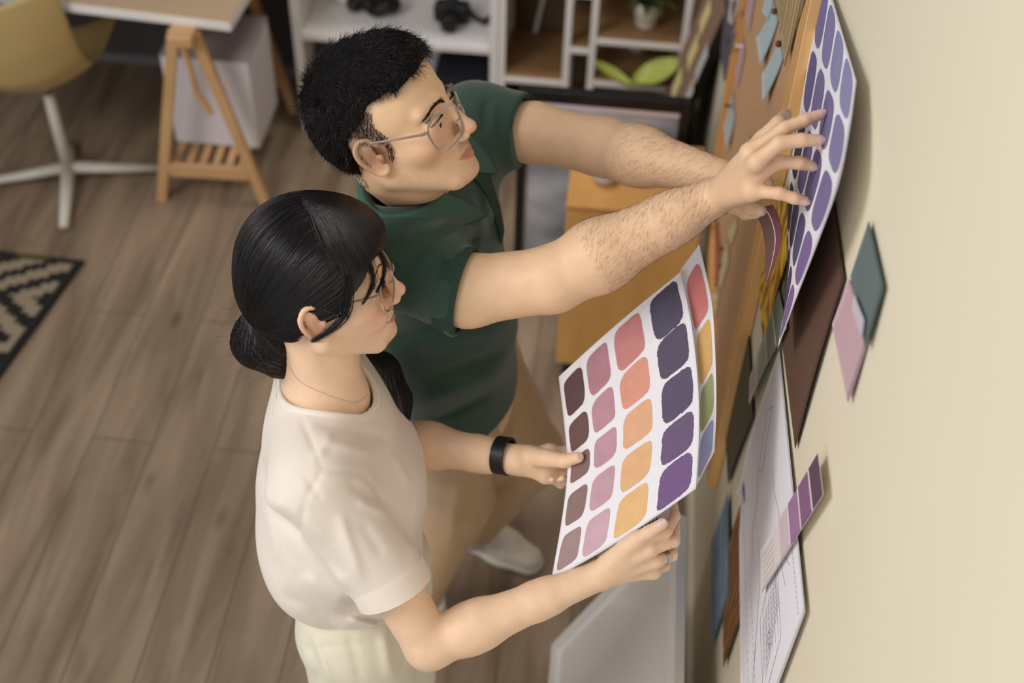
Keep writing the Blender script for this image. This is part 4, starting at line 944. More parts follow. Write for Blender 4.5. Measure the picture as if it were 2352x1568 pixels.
# ribbed cuffs
def tube_ring(c, a, r, wdt, th, m, name, parent, n=72, ribs=0):
    a = a/np.linalg.norm(a); u = np.cross(a, V(0, 0, 1)); u /= np.linalg.norm(u); w_ = np.cross(a, u); v = []
    for k in range(n):
        ph = 2*PI*k/n; rr = r+(ribs*math.sin(ph*90) if ribs else 0); e = math.cos(ph)*u+math.sin(ph)*w_
        v += [c+a*(-wdt/2)+e*rr, c+a*(wdt/2)+e*rr, c+a*(wdt/2)+e*(rr-th), c+a*(-wdt/2)+e*(rr-th)]
    f = []
    for k in range(n):
        b = 4*k; b2 = 4*((k+1) % n)
        for i in range(4): f.append((b+i, b+(i+1) % 4, b2+(i+1) % 4, b2+i))
    o = mesh(name, v, f, m, None, parent, True); return autosmooth(o)
M_rib = mat('bottle_green_rib', (42, 68, 57), .85, .05, 40, bump=.3, bscale=700)
tube_ring(cufR+aRc*.004, aRc, .0690, .034, .004, M_rib, 'sleeve_cuff', polo, ribs=.0003); tube_ring(cufL+aL*.002, aL, .0625, .026, .004, M_rib, 'sleeve_cuff', polo, ribs=.0003)
# collar
nx = HM.w(-.03, 0, -.06)-neckbase; nx /= np.linalg.norm(nx); nf = V(1, -.1, 0); nf = nf-nx*(nf@nx); nf /= np.linalg.norm(nf); nl = np.cross(nx, nf)
def drape(fn, c, ax, e, r, off, h0=.13):
    h = h0; p = c+e*r
    for _ in range(90):
        d = fn((p+ax*h)[None])[0]
        if d < off+.0004: break
        h -= max(.0006, (d-off)*.6)
        if h < -.05: h = -.05; break
    return p+ax*h
shf = lambda P: evalf(torso, P)
cv = []; NC = 72
for k in range(NC+1):
    th = PI*(.09+1.82*k/NC); fr_ = abs(1-2*k/NC); e = math.cos(th)*nf+math.sin(th)*nl
    base_ = drape(shf, neckbase, nx, e, .074, .006)
    cv += [base_-nx*.016-e*.004, base_+nx*.012-e*.004, base_+nx*.019+e*.001, base_+nx*.016+e*.007]
    for r in (.088, .100, .110+.018*fr_**4): cv.append(drape(shf, neckbase+nf*.010*fr_**4, nx, e, r, .007))
cf = [(k*7+i, k*7+i+1, (k+1)*7+i+1, (k+1)*7+i) for k in range(NC) for i in range(6)]
col = mesh('collar', cv, cf, mat('lit_green_collar', (66, 100, 88), .8, .05, 30, bump=.3, bscale=900), None, polo)  # collar green lightened: the light falling on it is in the colour
q = col.modifiers.new('thick', 'SOLIDIFY'); q.thickness = .0032; q.offset = 0; q = col.modifiers.new('sub', 'SUBSURF'); q.levels = q.render_levels = 1
# button placket down the chest
pv = []
for i in range(9):
    z = 1.47-.018*i
    for y in (-.016, .016):
        P0 = V(-.40, 1.672+y, z); 
        for _ in range(120):
            d = shf(P0[None])[0]
            if d < .0035: break
            P0 = P0-V(max(.0006, d*.6), 0, 0)
        pv.append(P0)
plk = mesh('placket', pv, [(2*i, 2*i+1, 2*i+3, 2*i+2) for i in range(8)], M_rib, None, polo); q = plk.modifiers.new('thick', 'SOLIDIFY'); q.thickness = .003

# trousers and shoes
hipR, hipL = V(-.565, 1.61, .90), V(-.545, 1.80, .90)
kneR, ankR = WZ(1050, 1140, .50), WZ(965, 1345, .17)
kneL, ankL = WZ(1205, 1040, .52), WZ(1092, 1205, .13)
fT = folds([(1190, 860, 1150, 1000, 14, -.005), (1230, 900, 1170, 1030, 16, .005), (1290, 1000, 1180, 1060, 16, .005), (1130, 1000, 1110, 1090, 10, -.006), (1270, 1080, 1140, 1110, 12, -.005), (1060, 1100, 1030, 1260, 16, .004), (1100, 1100, 1060, 1200, 10, -.004)])
trou = [Cone(V(-.57, 1.70, .86), V(-.575, 1.70, 1.0), .112, .104, .03, (0, 1, 0), 1.32), Cone(hipR, kneR, .088, .078, .04), Cone(kneR, ankR, .078, .058, .03), Cone(hipL, kneL, .094, .082, .03), Cone(kneL, ankL, .080, .060, .03), fT, ripple(.002, 22, 1),
        Plane((-.57, 1.7, 1.01), (0, 0, 1)), Plane(tuple(ankL-V(0, 0, .02)), (0, 0, -1)), Cone(ankL+V(0, 0, -.05), ankL+V(0, 0, .02), .05, .045, .003, op='s')]
vt, ft = iso(trou, (-.85, 1.42, .08), (-.28, 2.15, 1.03), .006)
mesh('trousers', relax(vt, ft, 2), ft, mat('khaki_cotton', (198, 164, 122), .85, .06, 20, bump=.3, bscale=700, sheen=.2), None, man, True)
def shoe(heel, toe, name_parent, lift=0):
    heel = V(*heel); toe = V(*toe); d = toe-heel; L_ = np.linalg.norm(d); d /= L_; up = V(0, 0, 1)-d*d[2]; up /= np.linalg.norm(up); s_ = np.cross(d, up)
    w = lambda x, y, z: heel+d*x*L_+s_*y+up*z
    pr = [Cone(w(.12, 0, .045), w(.55, 0, .042), .036, .040, .02, up, .9), Cone(w(.55, 0, .038), w(.86, 0, .030), .042, .034, .02, up, .75), Cone(w(.12, 0, .06), w(.2, 0, .095), .034, .036, .02), Cone(w(.25, 0, .08), w(.55, 0, .055), .03, .03, .02),
          Cone(w(.18, 0, .10), w(.2, 0, .16), .033, .034, .004, op='s'), Plane(w(0, 0, .020), -up)]
    v, f = iso(pr, np.minimum(heel, toe)-.12, np.maximum(heel, toe)+V(.12, .12, .2), .004)
    sh_ = mesh('shoe', relax(v, f, 1), f, mat('off_white_canvas', (226, 218, 204), .8, .04, 30, bump=.2, bscale=500), None, name_parent, True)
    so = [Cone(w(.10, 0, .012), w(.5, 0, .012), .040, .044, .02, up, .9), Cone(w(.5, 0, .012), w(.86, 0, .012), .046, .038, .02, up, .9), Plane(w(0, 0, .022), up), Plane(w(0, 0, .0), -up)]
    v, f = iso(so, np.minimum(heel, toe)-.12, np.maximum(heel, toe)+V(.12, .12, .1), .004); mesh('sole', v, f, mat('white_rubber', (232, 228, 220), .6), None, sh_, True)
    q = MB()
    for i in range(4):
        x = .36+.09*i; q.tube([w(x, -.02, .085-.011*i), w(x+.02, 0, .098-.011*i), w(x+.03, .02, .085-.011*i)], .0028, 6)
    q.build('laces', mat('white_lace', (232, 228, 222), .8), sh_, True); return sh_
hL = WZ(1070, 1232, .0); shoe(hL, WZ(1238, 1305, 0), man)
MB().lathe(lerp(ankL, hL, .15)+V(.0, 0, -.055), [(.036, 0), (.038, .04), (.040, .10), (.038, .11)], 24).build('sock', mat('white_sock', (228, 224, 232), .9, .03, 60, bump=.3, bscale=400), man, True)
hr = WZ(955, 1330, .12); shoe(hr, WZ(985, 1440, .02), man)
# ================================================================ hair, brows, eyes, glasses
M_hair = bpy.data.materials.new('black_hair'); M_hair.use_nodes = True
_b = M_hair.node_tree.nodes['Principled BSDF']; _b.inputs['Base Color'].default_value = lin((26, 22, 22)); _b.inputs['Roughness'].default_value = .40; _b.inputs['Specular IOR Level'].default_value = .45
def scalp(H, prims, poly, lo, hi, h=.0026, extra=()):
    def cut(P, d):
        q = H.loc(P); e = poly2d(q[:, 0], q[:, 2], poly)*H.s; return np.maximum(d, e)
    return iso(list(prims)+[cut]+list(extra), H.p-.22, H.p+.22, h)
def sample(v, f, n):
    t = v[f]; a = np.linalg.norm(np.cross(t[:, 2]-t[:, 0], t[:, 3]-t[:, 1]), axis=1); i = rng.choice(len(f), n, p=a/a.sum())
    u, w_ = rng.random((2, n, 1)); p = t[i]; return (p[:, 0]*(1-u)+p[:, 1]*u)*(1-w_)+(p[:, 3]*(1-u)+p[:, 2]*u)*w_
# ---- man: short wavy crop with faded sides
hp_m = [HM.ell((-.010, 0, .038), (.100, .0795, .093), .02), HM.ell((.035, 0, .066), (.062, .064, .058), .02), HM.ell((-.05, 0, .02), (.056, .070, .075), .02)]
poly_m = [(.099, .088), (.090, .070), (.062, .062), (.046, .066), (.018, .060), (.004, .045), (-.014, .036), (-.034, .022), (-.046, -.01), (-.056, -.055), (-.14, -.07), (-.14, .22), (.14, .22), (.13, .11)]
def wav(P, d):
    q = HM.loc(P); return d-.0034*np.sin(q[:, 0]*210+5*np.sin(q[:, 1]*75)+3*np.sin(q[:, 2]*60))*np.sin(q[:, 1]*170+4*np.sin(q[:, 2]*90)+2*np.sin(q[:, 0]*80))
hv, hf = scalp(HM, hp_m+[wav], poly_m, 0, 0)
hair_m = mesh('hair', relax(hv, hf, 1), hf, mat('hair_undercoat', (20, 17, 17), .9, spec=.1), None, man, True)
skin_m = lambda P: evalf(mbody[:40], P)
cap_m = lambda P: evalf(hp_m, P)
def grow(roots, H, normal, comb, L_, K=5, lift=.45, jit=.35, curl_=0.0):
    n = len(roots); L_ = np.broadcast_to(L_, (n,)); d = comb+normal*lift+rng.normal(0, jit, (n, 3)); d /= np.linalg.norm(d, axis=1)[:, None]
    out = [roots]; p = roots; cdir = rng.normal(0, 1, (n, 3))
    for k in range(1, K):
        d = d-normal*.22*lift+cdir*curl_; d /= np.linalg.norm(d, axis=1)[:, None]; p = p+d*(L_/(K-1))[:, None]; out.append(p)
    return np.stack(out, 1)
r0 = sample(hv, hf, 15000); q0_ = HM.loc(r0); nrm = grad(cap_m, r0)
ok = (cap_m(r0) > -.004); r0 = r0[ok]; q0_ = q0_[ok]; nrm = nrm[ok]
cl = np.stack([.5+0*q0_[:, 0]+.8*(q0_[:, 2] > .09), q0_[:, 1]*4+.35*np.sin(q0_[:, 0]*80), -.6-.0*q0_[:, 2]], 1); cl[:, 0] = np.where(q0_[:, 2] < .08, -.45, cl[:, 0])
cl = cl+.55*np.stack([np.sin(q0_[:, 1]*140+3*np.sin(q0_[:, 0]*70)), np.sin(q0_[:, 0]*120+4*np.sin(q0_[:, 2]*60)), np.sin(q0_[:, 0]*95+q0_[:, 1]*110)], 1)
cw_ = cl@HM.M.T; cw_ = cw_-nrm*(cw_*nrm).sum(1)[:, None]
hair_tubes('hair_strands', grow(r0-nrm*.002, HM, nrm, cw_*.9, np.where(q0_[:, 2] > .07, .019, .012)*rng.uniform(.7, 1.2, len(r0)), 6, .30, .16, .12), .00042, M_hair, hair_m)
# faded sides and sideburns
skv, skf = trim(mv, mf, lambda v: (np.abs(v-HM.p) < .2).all(1) & (lambda q: (poly2d(q[:, 0], q[:, 2], [(.004, .062), (.022, .050), (.016, .03), (.024, .012), (.022, -.014), (.013, -.030), (.004, -.026), (.000, .010), (-.018, .026), (-.034, .018), (-.040, -.02), (-.052, -.062), (-.075, -.07), (-.06, .05)]) < 0) & (np.abs(q[:, 1]) > .035))(HM.loc(v)))
r1 = sample(skv, skf, 8000); n1 = grad(lambda P: evalf(mbody[:30], P), r1); q1 = HM.loc(r1)
okk = (np.linalg.norm(q1-V(-.010, -.084, -.01), axis=1) > .029) & (np.linalg.norm(q1-V(-.010, .084, -.01), axis=1) > .029) | (q1[:, 2] > .020); r1 = r1[okk]; n1 = n1[okk]; q1 = q1[okk]
c1 = np.tile(V(-.35, 0, -1), (len(r1), 1))@HM.M.T; c1 = c1-n1*(c1*n1).sum(1)[:, None]
hair_tubes('sideburn_fade', grow(r1, HM, n1, c1, .0065*rng.uniform(.6, 1.2, len(r1)), 4, .25, .22), .00028, M_hair, hair_m)
def brows(H, par, prims, male):
    st = []
    for s in (1, -1):
        n = 300 if male else 150
        t = rng.random(n); w_ = rng.normal(0, .0021 if male else .0014, n)
        x = .0925-.0245*t**1.6; y = s*(.011+.040*t); z = .0095+.0045*np.sin(PI*np.minimum(t*1.05, 1))-.003*t+w_*(1-.5*t)
        P0 = H.p+H.s*(np.stack([x+.01, y, z], 1)@H.M.T)
        for _ in range(6): g = grad(lambda P: evalf(prims, P), P0); P0 = P0-g*np.clip(evalf(prims, P0), -.004, .004)[:, None]
        g = grad(lambda P: evalf(prims, P), P0); dirv_ = np.stack([0*t-.3*t, s*(np.ones(n)), .55-1.0*t], 1)@H.M.T; dirv_ = dirv_-g*(dirv_*g).sum(1)[:, None]; dirv_ /= np.linalg.norm(dirv_, axis=1)[:, None]
        st.append(grow(P0, H, g, dirv_, .0075*rng.uniform(.7, 1.2, n), 4, .18, .10))
    hair_tubes('eyebrows', np.concatenate(st), .00036 if male else .00028, M_hair, par)
M_eyew = mat('eye_white', (228, 222, 214), .15, .02, 40); M_iris = mat('dark_brown_iris', (48, 30, 20), .1)
def eyes(H, par, look, prims):
    for s in (1, -1):
        q = MB(); c = H.w(.0745, s*.032, -.0075); q.ball(c, .0128*H.s, 0, 12); o = q.build('eye', M_eyew, par, True)
        d = H.M@V(*look); d /= np.linalg.norm(d); MB().lathe(c+d*.0104*H.s, [(.0058, 0), (.0056, .0018), (.003, .0030), (.0005, .0032)], 20, axis=d).build('iris', M_iris, o, True)
        n = 90; t = np.linspace(0, 1, n); P0 = np.array([H.w(.0885-.008*abs(2*k-1)**2-.004*k, s*(.020+.025*k), -.0052+.0022*math.sin(PI*k)) for k in t])
        D = np.array([H.M@V(.8, s*(.2+.7*k), .10) for k in t])
        for _ in range(4): g = grad(lambda P: evalf(prims, P), P0); P0 = P0-g*np.clip(evalf(prims, P0), -.004, .004)[:, None]
        hair_tubes('eyelashes', grow(P0, H, np.tile(H.M@V(0, 0, 1), (n, 1)), D, .0080, 4, .25, .05), .00038, M_hair, o)
M_skinprims_m = [p for p in headprims(HM, True)]; M_skinprims_w = [p for p in headprims(HW, False)]
brows(HM, man, M_skinprims_m, True); eyes(HM, man, (1, 0, -.35), M_skinprims_m)
def glass(name, rgb, rough=.05, ior=1.45):
    m = bpy.data.materials.new(name); m.use_nodes = True; b = m.node_tree.nodes['Principled BSDF']
    b.inputs['Base Color'].default_value = lin(rgb); b.inputs['Transmission Weight'].default_value = 1; b.inputs['Roughness'].default_value = rough; b.inputs['IOR'].default_value = ior; return m
M_rim = bpy.data.materials.new('clear_grey_acetate'); M_rim.use_nodes = True; _r = M_rim.node_tree.nodes['Principled BSDF']; _r.inputs['Base Color'].default_value = lin((168, 150, 136)); _r.inputs['Transmission Weight'].default_value = .55; _r.inputs['Roughness'].default_value = .12
M_lens = bpy.data.materials.new('thin_lens'); M_lens.use_nodes = True; nt = M_lens.node_tree
_t = nt.nodes.new('ShaderNodeBsdfTransparent'); _g = nt.nodes.new('ShaderNodeBsdfGlossy'); _g.inputs['Roughness'].default_value = .03; _m = nt.nodes.new('ShaderNodeMixShader'); _fz = nt.nodes.new('ShaderNodeFresnel'); _fz.inputs['IOR'].default_value = 1.18
_m.inputs[0].default_value = .07; nt.links.new(_t.outputs[0], _m.inputs[1]); nt.links.new(_g.outputs[0], _m.inputs[2]); nt.links.new(_m.outputs[0], nt.nodes['Material Output'].inputs[0])
M_metal = mat('brushed_silver', (200, 196, 192), .25, metal=1)
def glasses(H, label, hw, hh, squar, x0=.101, zc=-.009, tilt=.10, wrap=.45):
    t = thing('eyeglasses', H.w(x0, 0, 0), label, 'glasses')
    def P(s, a, b): # lens plane point: a across (outward), b up
        y = .0375+a; return H.w(x0-wrap*max(0, y-.012)+tilt*b, s*y, zc+b)
    for s in (1, -1):
        pts = []; n = 40
        for i in range(n+1):
            th = 2*PI*i/n; c_, s_ = math.cos(th), math.sin(th); x = abs(c_)**(2/squar)*np.sign(c_)*hw; z = abs(s_)**(2/squar)*np.sign(s_)*hh
            x *= 1+.10*(z/hh); pts.append(P(s, x, z))
        q = MB(); q.tube(pts, .0017*H.s, 8, cap=False); q.build('rim', M_rim, t, True)
        c = P(s, 0, 0); v = [c]+pts[:-1]; f = [(0, i+1, (i+1) % n+1) for i in range(n)]
        mesh('lens', v, f, M_lens, None, t, False)
        hx = P(s, hw*1.10, hh*.62); ear = H.w(.004, s*.0795, .012); tipp = H.w(-.022, s*.082, -.006)
        MB().tube([hx, P(s, hw*1.18, hh*.62), lerp(P(s, hw*1.22, hh*.6), ear, .5), ear, H.w(-.012, s*.081, .010), tipp], [.0028, .0027, .0024, .002, .002, .002], 8, flat=.7).build('temple', M_rim, t, True)
        MB().tube([P(s, hw*1.08, hh*.62), P(s, hw*1.16, hh*.62)-H.M@V(.008, 0, 0)], .0023, 8).build('hinge', M_metal, t, True)
        MB().tube([P(s, -hw*.95, -hh*.15), H.w(x0-.007, s*.0105, zc-.006)], .001, 6).build('nose_pad', M_rim, t, True)
    MB().tube([P(1, -hw*.97, hh*.30), H.w(x0+.004, .006, zc+hh*.48), H.w(x0+.004, -.006, zc+hh*.48), P(-1, -hw*.97, hh*.30)], .0014*H.s, 8).build('bridge', M_rim, t, True)
    return t
glasses(HM, 'clear grey squarish glasses worn by the man in the green polo shirt', .0305, .0250, 3.0, x0=.105, zc=-.0175, tilt=.04)
# ---------------------------------------------------------------- the woman
wom = thing('person', (-.67, 1.24, 0), 'person in cream t-shirt with black ponytail and clear glasses holding up the swatch sheets', 'person')
wR, wL = V(-.695, 1.155, 1.27), V(-.742, 1.420, 1.262)
eR, hR = U(985, 1482, 2.02), U(1372, 1322, 2.0)
eL, hLw = U(905, 1010, 2.22), U(1188, 1056, 2.13)
mR = [U(1462, 1238, 1.955), U(1492, 1262, 1.965), U(1506, 1288, 1.985), U(1500, 1312, 2.01)]
chw = [([mR[0], U(1530, 1222, 1.965), U(1551, 1185, 2.0), U(1545, 1150, 2.03)], [.0098, .0088, .0078, .0068]),
       ([mR[1], U(1548, 1243, 1.98), U(1553, 1205, 2.02), U(1540, 1170, 2.05)], [.0098, .0090, .0078, .0068]),
       ([mR[2], U(1546, 1275, 2.0), U(1545, 1238, 2.04), U(1530, 1200, 2.06)], [.0094, .0086, .0075, .0066]),
       ([mR[3], U(1528, 1300, 2.03), U(1530, 1268, 2.06), U(1515, 1235, 2.08)], [.0086, .0078, .0070, .0062]),
       ([U(1398, 1288, 1.985), U(1438, 1252, 1.965), U(1490, 1222, 1.945), U(1522, 1202, 1.94)], [.0150, .0120, .0100, .0085])]
pw = [Cone(lerp(hR, m, .1), m, .0170 if i < 3 else .016, .0118, .012) for i, m in enumerate(mR)]+[Cone(mR[0], mR[3], .010, .009, .01)]
mL = [U(1262, 1036, 2.135), U(1268, 1058, 2.135), U(1264, 1078, 2.135), U(1252, 1094, 2.130)]
chl = [([mL[0], U(1305, 1036, 2.145), U(1345, 1045, 2.135)], [.0095, .0085, .007]), ([mL[1], U(1310, 1062, 2.15), U(1348, 1070, 2.14)], [.0095, .0085, .007]),
       ([mL[2], U(1300, 1090, 2.14), U(1312, 1104, 2.115), U(1292, 1099, 2.095)], [.0092, .0082, .0074, .0066]), ([mL[3], U(1280, 1104, 2.13), U(1288, 1112, 2.11), U(1268, 1102, 2.095)], [.0085, .0076, .0068, .0060]),
       ([U(1215, 1046, 2.125), U(1255, 1052, 2.095), U(1295, 1058, 2.066), U(1328, 1050, 2.046)], [.0170, .0145, .0115, .0092])]
plw = [Cone(hLw, m, .0175, .0115, .012) for m in mL]+[Cone(mL[0], mL[3], .010, .009, .01)]
nbw = V(-.715, 1.300, 1.315)
cuR_ = U(903, 1336, 1.985)
wb_ = headprims(HW, False)+[Cone(nbw, HW.w(-.028, 0, -.060), .050, .046, .025), Cone(nbw+V(.03, .01, -.01), HW.w(.006, 0, -.082), .036, .036, .02),
    Cone(V(-.69, 1.25, 1.0), V(-.71, 1.29, 1.18), .075, .075, .03, (0, 1, 0), 1.3), Cone(wR, wL, .042, .042, .03), Cone(nbw+V(0, 0, -.01), wR, .045, .042, .03), Cone(nbw+V(0, 0, -.01), wL, .045, .042, .03), Cone(nbw+V(.02, 0, -.03), V(-.69, 1.29, 1.2), .05, .065, .03),
    Cone(wR, cuR_, .043, .041, .02), Cone(cuR_, eR, .042, .037, .02), Cone(eR, lerp(eR, hR, .3), .036, .037, .015), Cone(lerp(eR, hR, .25), lerp(eR, hR, .7), .038, .028, .02), Cone(lerp(eR, hR, .65), hR, .0285, .0235, .015),
    Cone(wL, lerp(wL, eL, .5), .043, .042, .02), Cone(lerp(wL, eL, .5), eL, .042, .038, .02), Cone(eL, lerp(eL, hLw, .3), .038, .037, .015), Cone(lerp(eL, hLw, .3), lerp(eL, hLw, .75), .037, .028, .02), Cone(lerp(eL, hLw, .7), hLw, .0285, .0245, .015),
    Cone(V(-.68, 1.22, .85), V(-.69, 1.25, 1.02), .09, .08, .03, (0, 1, 0), 1.4)]
allw = wb_+pw+fingers(chw)+plw+fingers(chl)
wv_, wf = iso(allw, (-.92, .96, .72), (-.18, 1.75, 1.75), .0024); wv_ = relax(wv_, wf, 1)
mesh('body', wv_, wf, M_skin_w, None, wom, True, skintone(HW, (238, 202, 170), False, wv_))
up_ = V(-.4, -.5, .6)
nail(chw[4][0][3], chw[4][0][2], up_, .0090, wom, M_nail); nail(chl[4][0][3], chl[4][0][2], up_, .0086, wom, M_nail)
nail(chl[2][0][3], chl[2][0][2], V(-.3, -.8, .3), .0072, wom, M_nail); nail(chl[3][0][3], chl[3][0][2], V(-.3, -.8, .3), .0066, wom, M_nail)
brows(HW, wom, M_skinprims_w, False); eyes(HW, wom, (1, .0, -.05), M_skinprims_w)
q = MB()
for i in range(-4, 5):
    y = i*.0056; q.box(HW.w(.0928-.40*abs(y)*.9, y, -.0705+.0035*(abs(y)/.0265)**2), V(.004, .0051, .0078)*HW.s, rot=HW.M, bev=.001)
q.build('teeth', mat('tooth_enamel', (236, 228, 212), .25, sss=.1), wom, True)

# hair: cap pulled back into a low ponytail, fringe and side lock
hp_w = [HW.ell((.000, 0, .036), (.0935, .0815, .095), .02), HW.ell((.040, 0, .045), (.072, .068, .068), .02), HW.ell((-.035, 0, -.0), (.062, .070, .062), .03), HW.ell((.03, -.052, .035), (.045, .030, .055), .02), HW.ell((.03, .052, .035), (.045, .030, .055), .02)]
poly_w = [(.125, .060), (.104, .046), (.082, .046), (.066, .030), (.050, .018), (.036, -.004), (.022, -.006), (.006, .014), (-.016, .016), (-.026, -.006), (-.030, -.035), (-.046, -.055), (-.075, -.07), (-.14, -.05), (-.14, .22), (.14, .22)]
hw_v, hw_f = scalp(HW, hp_w, poly_w, 0, 0, .003)
tie = HW.w(-.0865, -.012, -.024)
tail = [Cone(tie, HW.w(-.088, -.005, -.062), .020, .040, .02), Cone(HW.w(-.088, -.005, -.062), HW.w(-.070, .006, -.100), .040, .032, .02), Cone(HW.w(-.070, .006, -.100), HW.w(-.045, .075, -.125), .032, .030, .02),
        Cone(HW.w(-.045, .075, -.125), U(868, 860, 2.135), .030, .034, .02), Cone(U(868, 860, 2.135), U(905, 920, 2.13), .034, .026, .02), Cone(U(905, 920, 2.13), U(934, 990, 2.12), .026, .006, .02)]
tv, tf = iso(tail, HW.p-V(.25, .2, .35), HW.p+V(.25, .3, .1), .003)
hair_w = mesh('hair', *combine([(relax(hw_v, hw_f, 2), hw_f), (relax(tv, tf, 2), tf)]), M_hair, None, wom, True)
capw = lambda P: evalf(hp_w, P)
def flow(roots, target, n, step, fn, off=.0012, mix=None):
    p = roots; out = []
    for k in range(n):
        g = grad(fn, p); p = p-g*(fn(p)-off)[:, None]; out.append(p)
        d = target(p, k); d = d-g*(d*g).sum(1)[:, None]; d /= np.linalg.norm(d, axis=1)[:, None]+1e-9; p = p+d*step
    return np.stack(out, 1)
# back flow to the tie
n = 2600; rt_ = sample(hw_v, hw_f, n*3); qq = HW.loc(rt_); sel = (np.abs(capw(rt_)) < .004); rt_ = rt_[sel][:n*2]; qq = HW.loc(rt_)
back = qq[:, 0] < .045-.25*np.maximum(0, qq[:, 2]-.06)
rb = rt_[back]; dist = np.linalg.norm(rb-tie, axis=1)
def tgt(p, k): d = tie-p; return d/np.linalg.norm(d, axis=1)[:, None]+0*p
steps = 16; st = flow(rb, tgt, steps, (np.minimum(dist, .13)/steps*.98)[:, None], capw, rng.uniform(.0004, .0022, len(rb)))
hair_tubes('hair_strands', st, .00050, M_hair, hair_w)
# fringe and side locks falling forward from the crown
crown = [HW.w(x, y, .12) for x, y in ((.03, -.005), (.04, 0), (.02, .0))]
n = 1500; t = rng.random(n); rx = .055-.04*rng.random(n); ry = rng.normal(0, .010, n)
rf = np.array([HW.w(a, b, .12) for a, b in zip(rx, ry)]); az = rng.uniform(-1.45, 1.2, n)
dirf = np.stack([np.cos(az), np.sin(az), -.2*np.ones(n)], 1)@HW.M.T
def tf2(p, k): return dirf*(1 if k < 8 else .5)+(HW.M@V(0, 0, -1))[None]*(.25+.09*k)
Lf = np.where(np.abs(az) < .5, .093, .098+.030*np.clip(np.abs(az)-.5, 0, 1))*rng.uniform(.9, 1.05, n)
st = flow(rf, tf2, 15, (Lf/14)[:, None], capw, .0022)
hair_tubes('fringe', st, .00055, M_hair, hair_w)
# side lock tucked by the ear
n = 160; a_ = [HW.w(.046, -.078, .050), HW.w(.041, -.084, .022), HW.w(.030, -.086, -.004), HW.w(.010, -.091, -.016), HW.w(-.016, -.094, -.024)]
base = spl(a_, 16); off = rng.normal(0, 1, (n, 3))*V(.0045, .0016, .0035); ww = np.linspace(1.1, .45, 16)[None, :, None]
hair_tubes('side_lock', base[None]+off[:, None]*ww, .00045, M_hair, hair_w)
for nm, ctl, m_, wd in (('temple_wisp', [HW.w(.088, -.034, .062), HW.w(.098, -.044, .040), HW.w(.093, -.052, .018), HW.w(.080, -.060, .004)], 60, .0022), ('temple_wisp', [HW.w(.078, -.052, .055), HW.w(.080, -.064, .030), HW.w(.070, -.070, .012), HW.w(.058, -.074, .000)], 70, .003)):
    base = spl(ctl, 12); off = rng.normal(0, 1, (m_, 3))*wd; hair_tubes(nm, base[None]+off[:, None]*np.linspace(1, .4, 12)[None, :, None], .00035, M_hair, hair_w)
# strands over the tail
tl = lambda P: evalf(tail, P)
n = 1300; u = rng.uniform(0, 2*PI, n); ctr_ = np.array([tie, HW.w(-.090, -.005, -.062), HW.w(-.070, .006, -.100), HW.w(-.045, .075, -.125), U(868, 860, 2.135), U(905, 920, 2.13), U(934, 990, 2.12)])
path = spl(ctr_, 40); k0 = rng.integers(0, 30, n); dv = rng.normal(0, 1, (n, 3)); dv /= np.linalg.norm(dv, axis=1)[:, None]; P0 = path[k0]+dv*.02
def tf3(p, k): i = np.minimum(k0+k, 38); return path[i+1]-path[i]
st = flow(P0, tf3, 12, .0075, tl, .0008); hair_tubes('tail_strands', st, .0005, M_hair, hair_w)
# loose flyaway hairs around the tail
n = 46; P0 = np.array([HW.w(-.088+rng.normal(0, .012), rng.normal(-.02, .02), -.06+rng.normal(0, .03)) for _ in range(n)]); g = grad(tl, P0)
dd = g*.5+rng.normal(0, .5, (n, 3))+V(-.5, -.1, -.3); dd /= np.linalg.norm(dd, axis=1)[:, None]; o_ = [P0+g*.03*0]; p = P0
for k in range(9): dd = dd+rng.normal(0, .18, (n, 3))+V(.04, 0, -.08); dd /= np.linalg.norm(dd, axis=1)[:, None]; p = p+dd*.008; o_.append(p)
hair_tubes('flyaway_hairs', np.stack(o_, 1), .00018, M_hair, hair_w)
n = 34; P0 = np.array([lerp(U(880, 880, 2.13), U(920, 960, 2.125), a) for a in rng.random(n)]); dd = rng.normal(0, .35, (n, 3))+V(.55, .1, -.5); dd /= np.linalg.norm(dd, axis=1)[:, None]; p = P0; o_ = [P0]
for k in range(9): dd = dd+rng.normal(0, .10, (n, 3))+V(-.02, 0, -.08); dd /= np.linalg.norm(dd, axis=1)[:, None]; p = p+dd*.006; o_.append(p)
hair_tubes('flyaway_hairs', np.stack(o_, 1), .00025, M_hair, hair_w)
# hair tie
ta = HW.w(-.088, -.006, -.05)-HW.w(-.078, -.012, .0); tube_ring(tie+ta*.05, ta, .0215, .004, .003, mat('rose_gold_band', (214, 176, 156), .3, metal=.6), 'hair_tie', wom)
glasses(HW, 'clear rounded glasses worn by the woman with the black ponytail', .0265, .0255, 2.2, x0=.105, zc=-.014, tilt=.02)

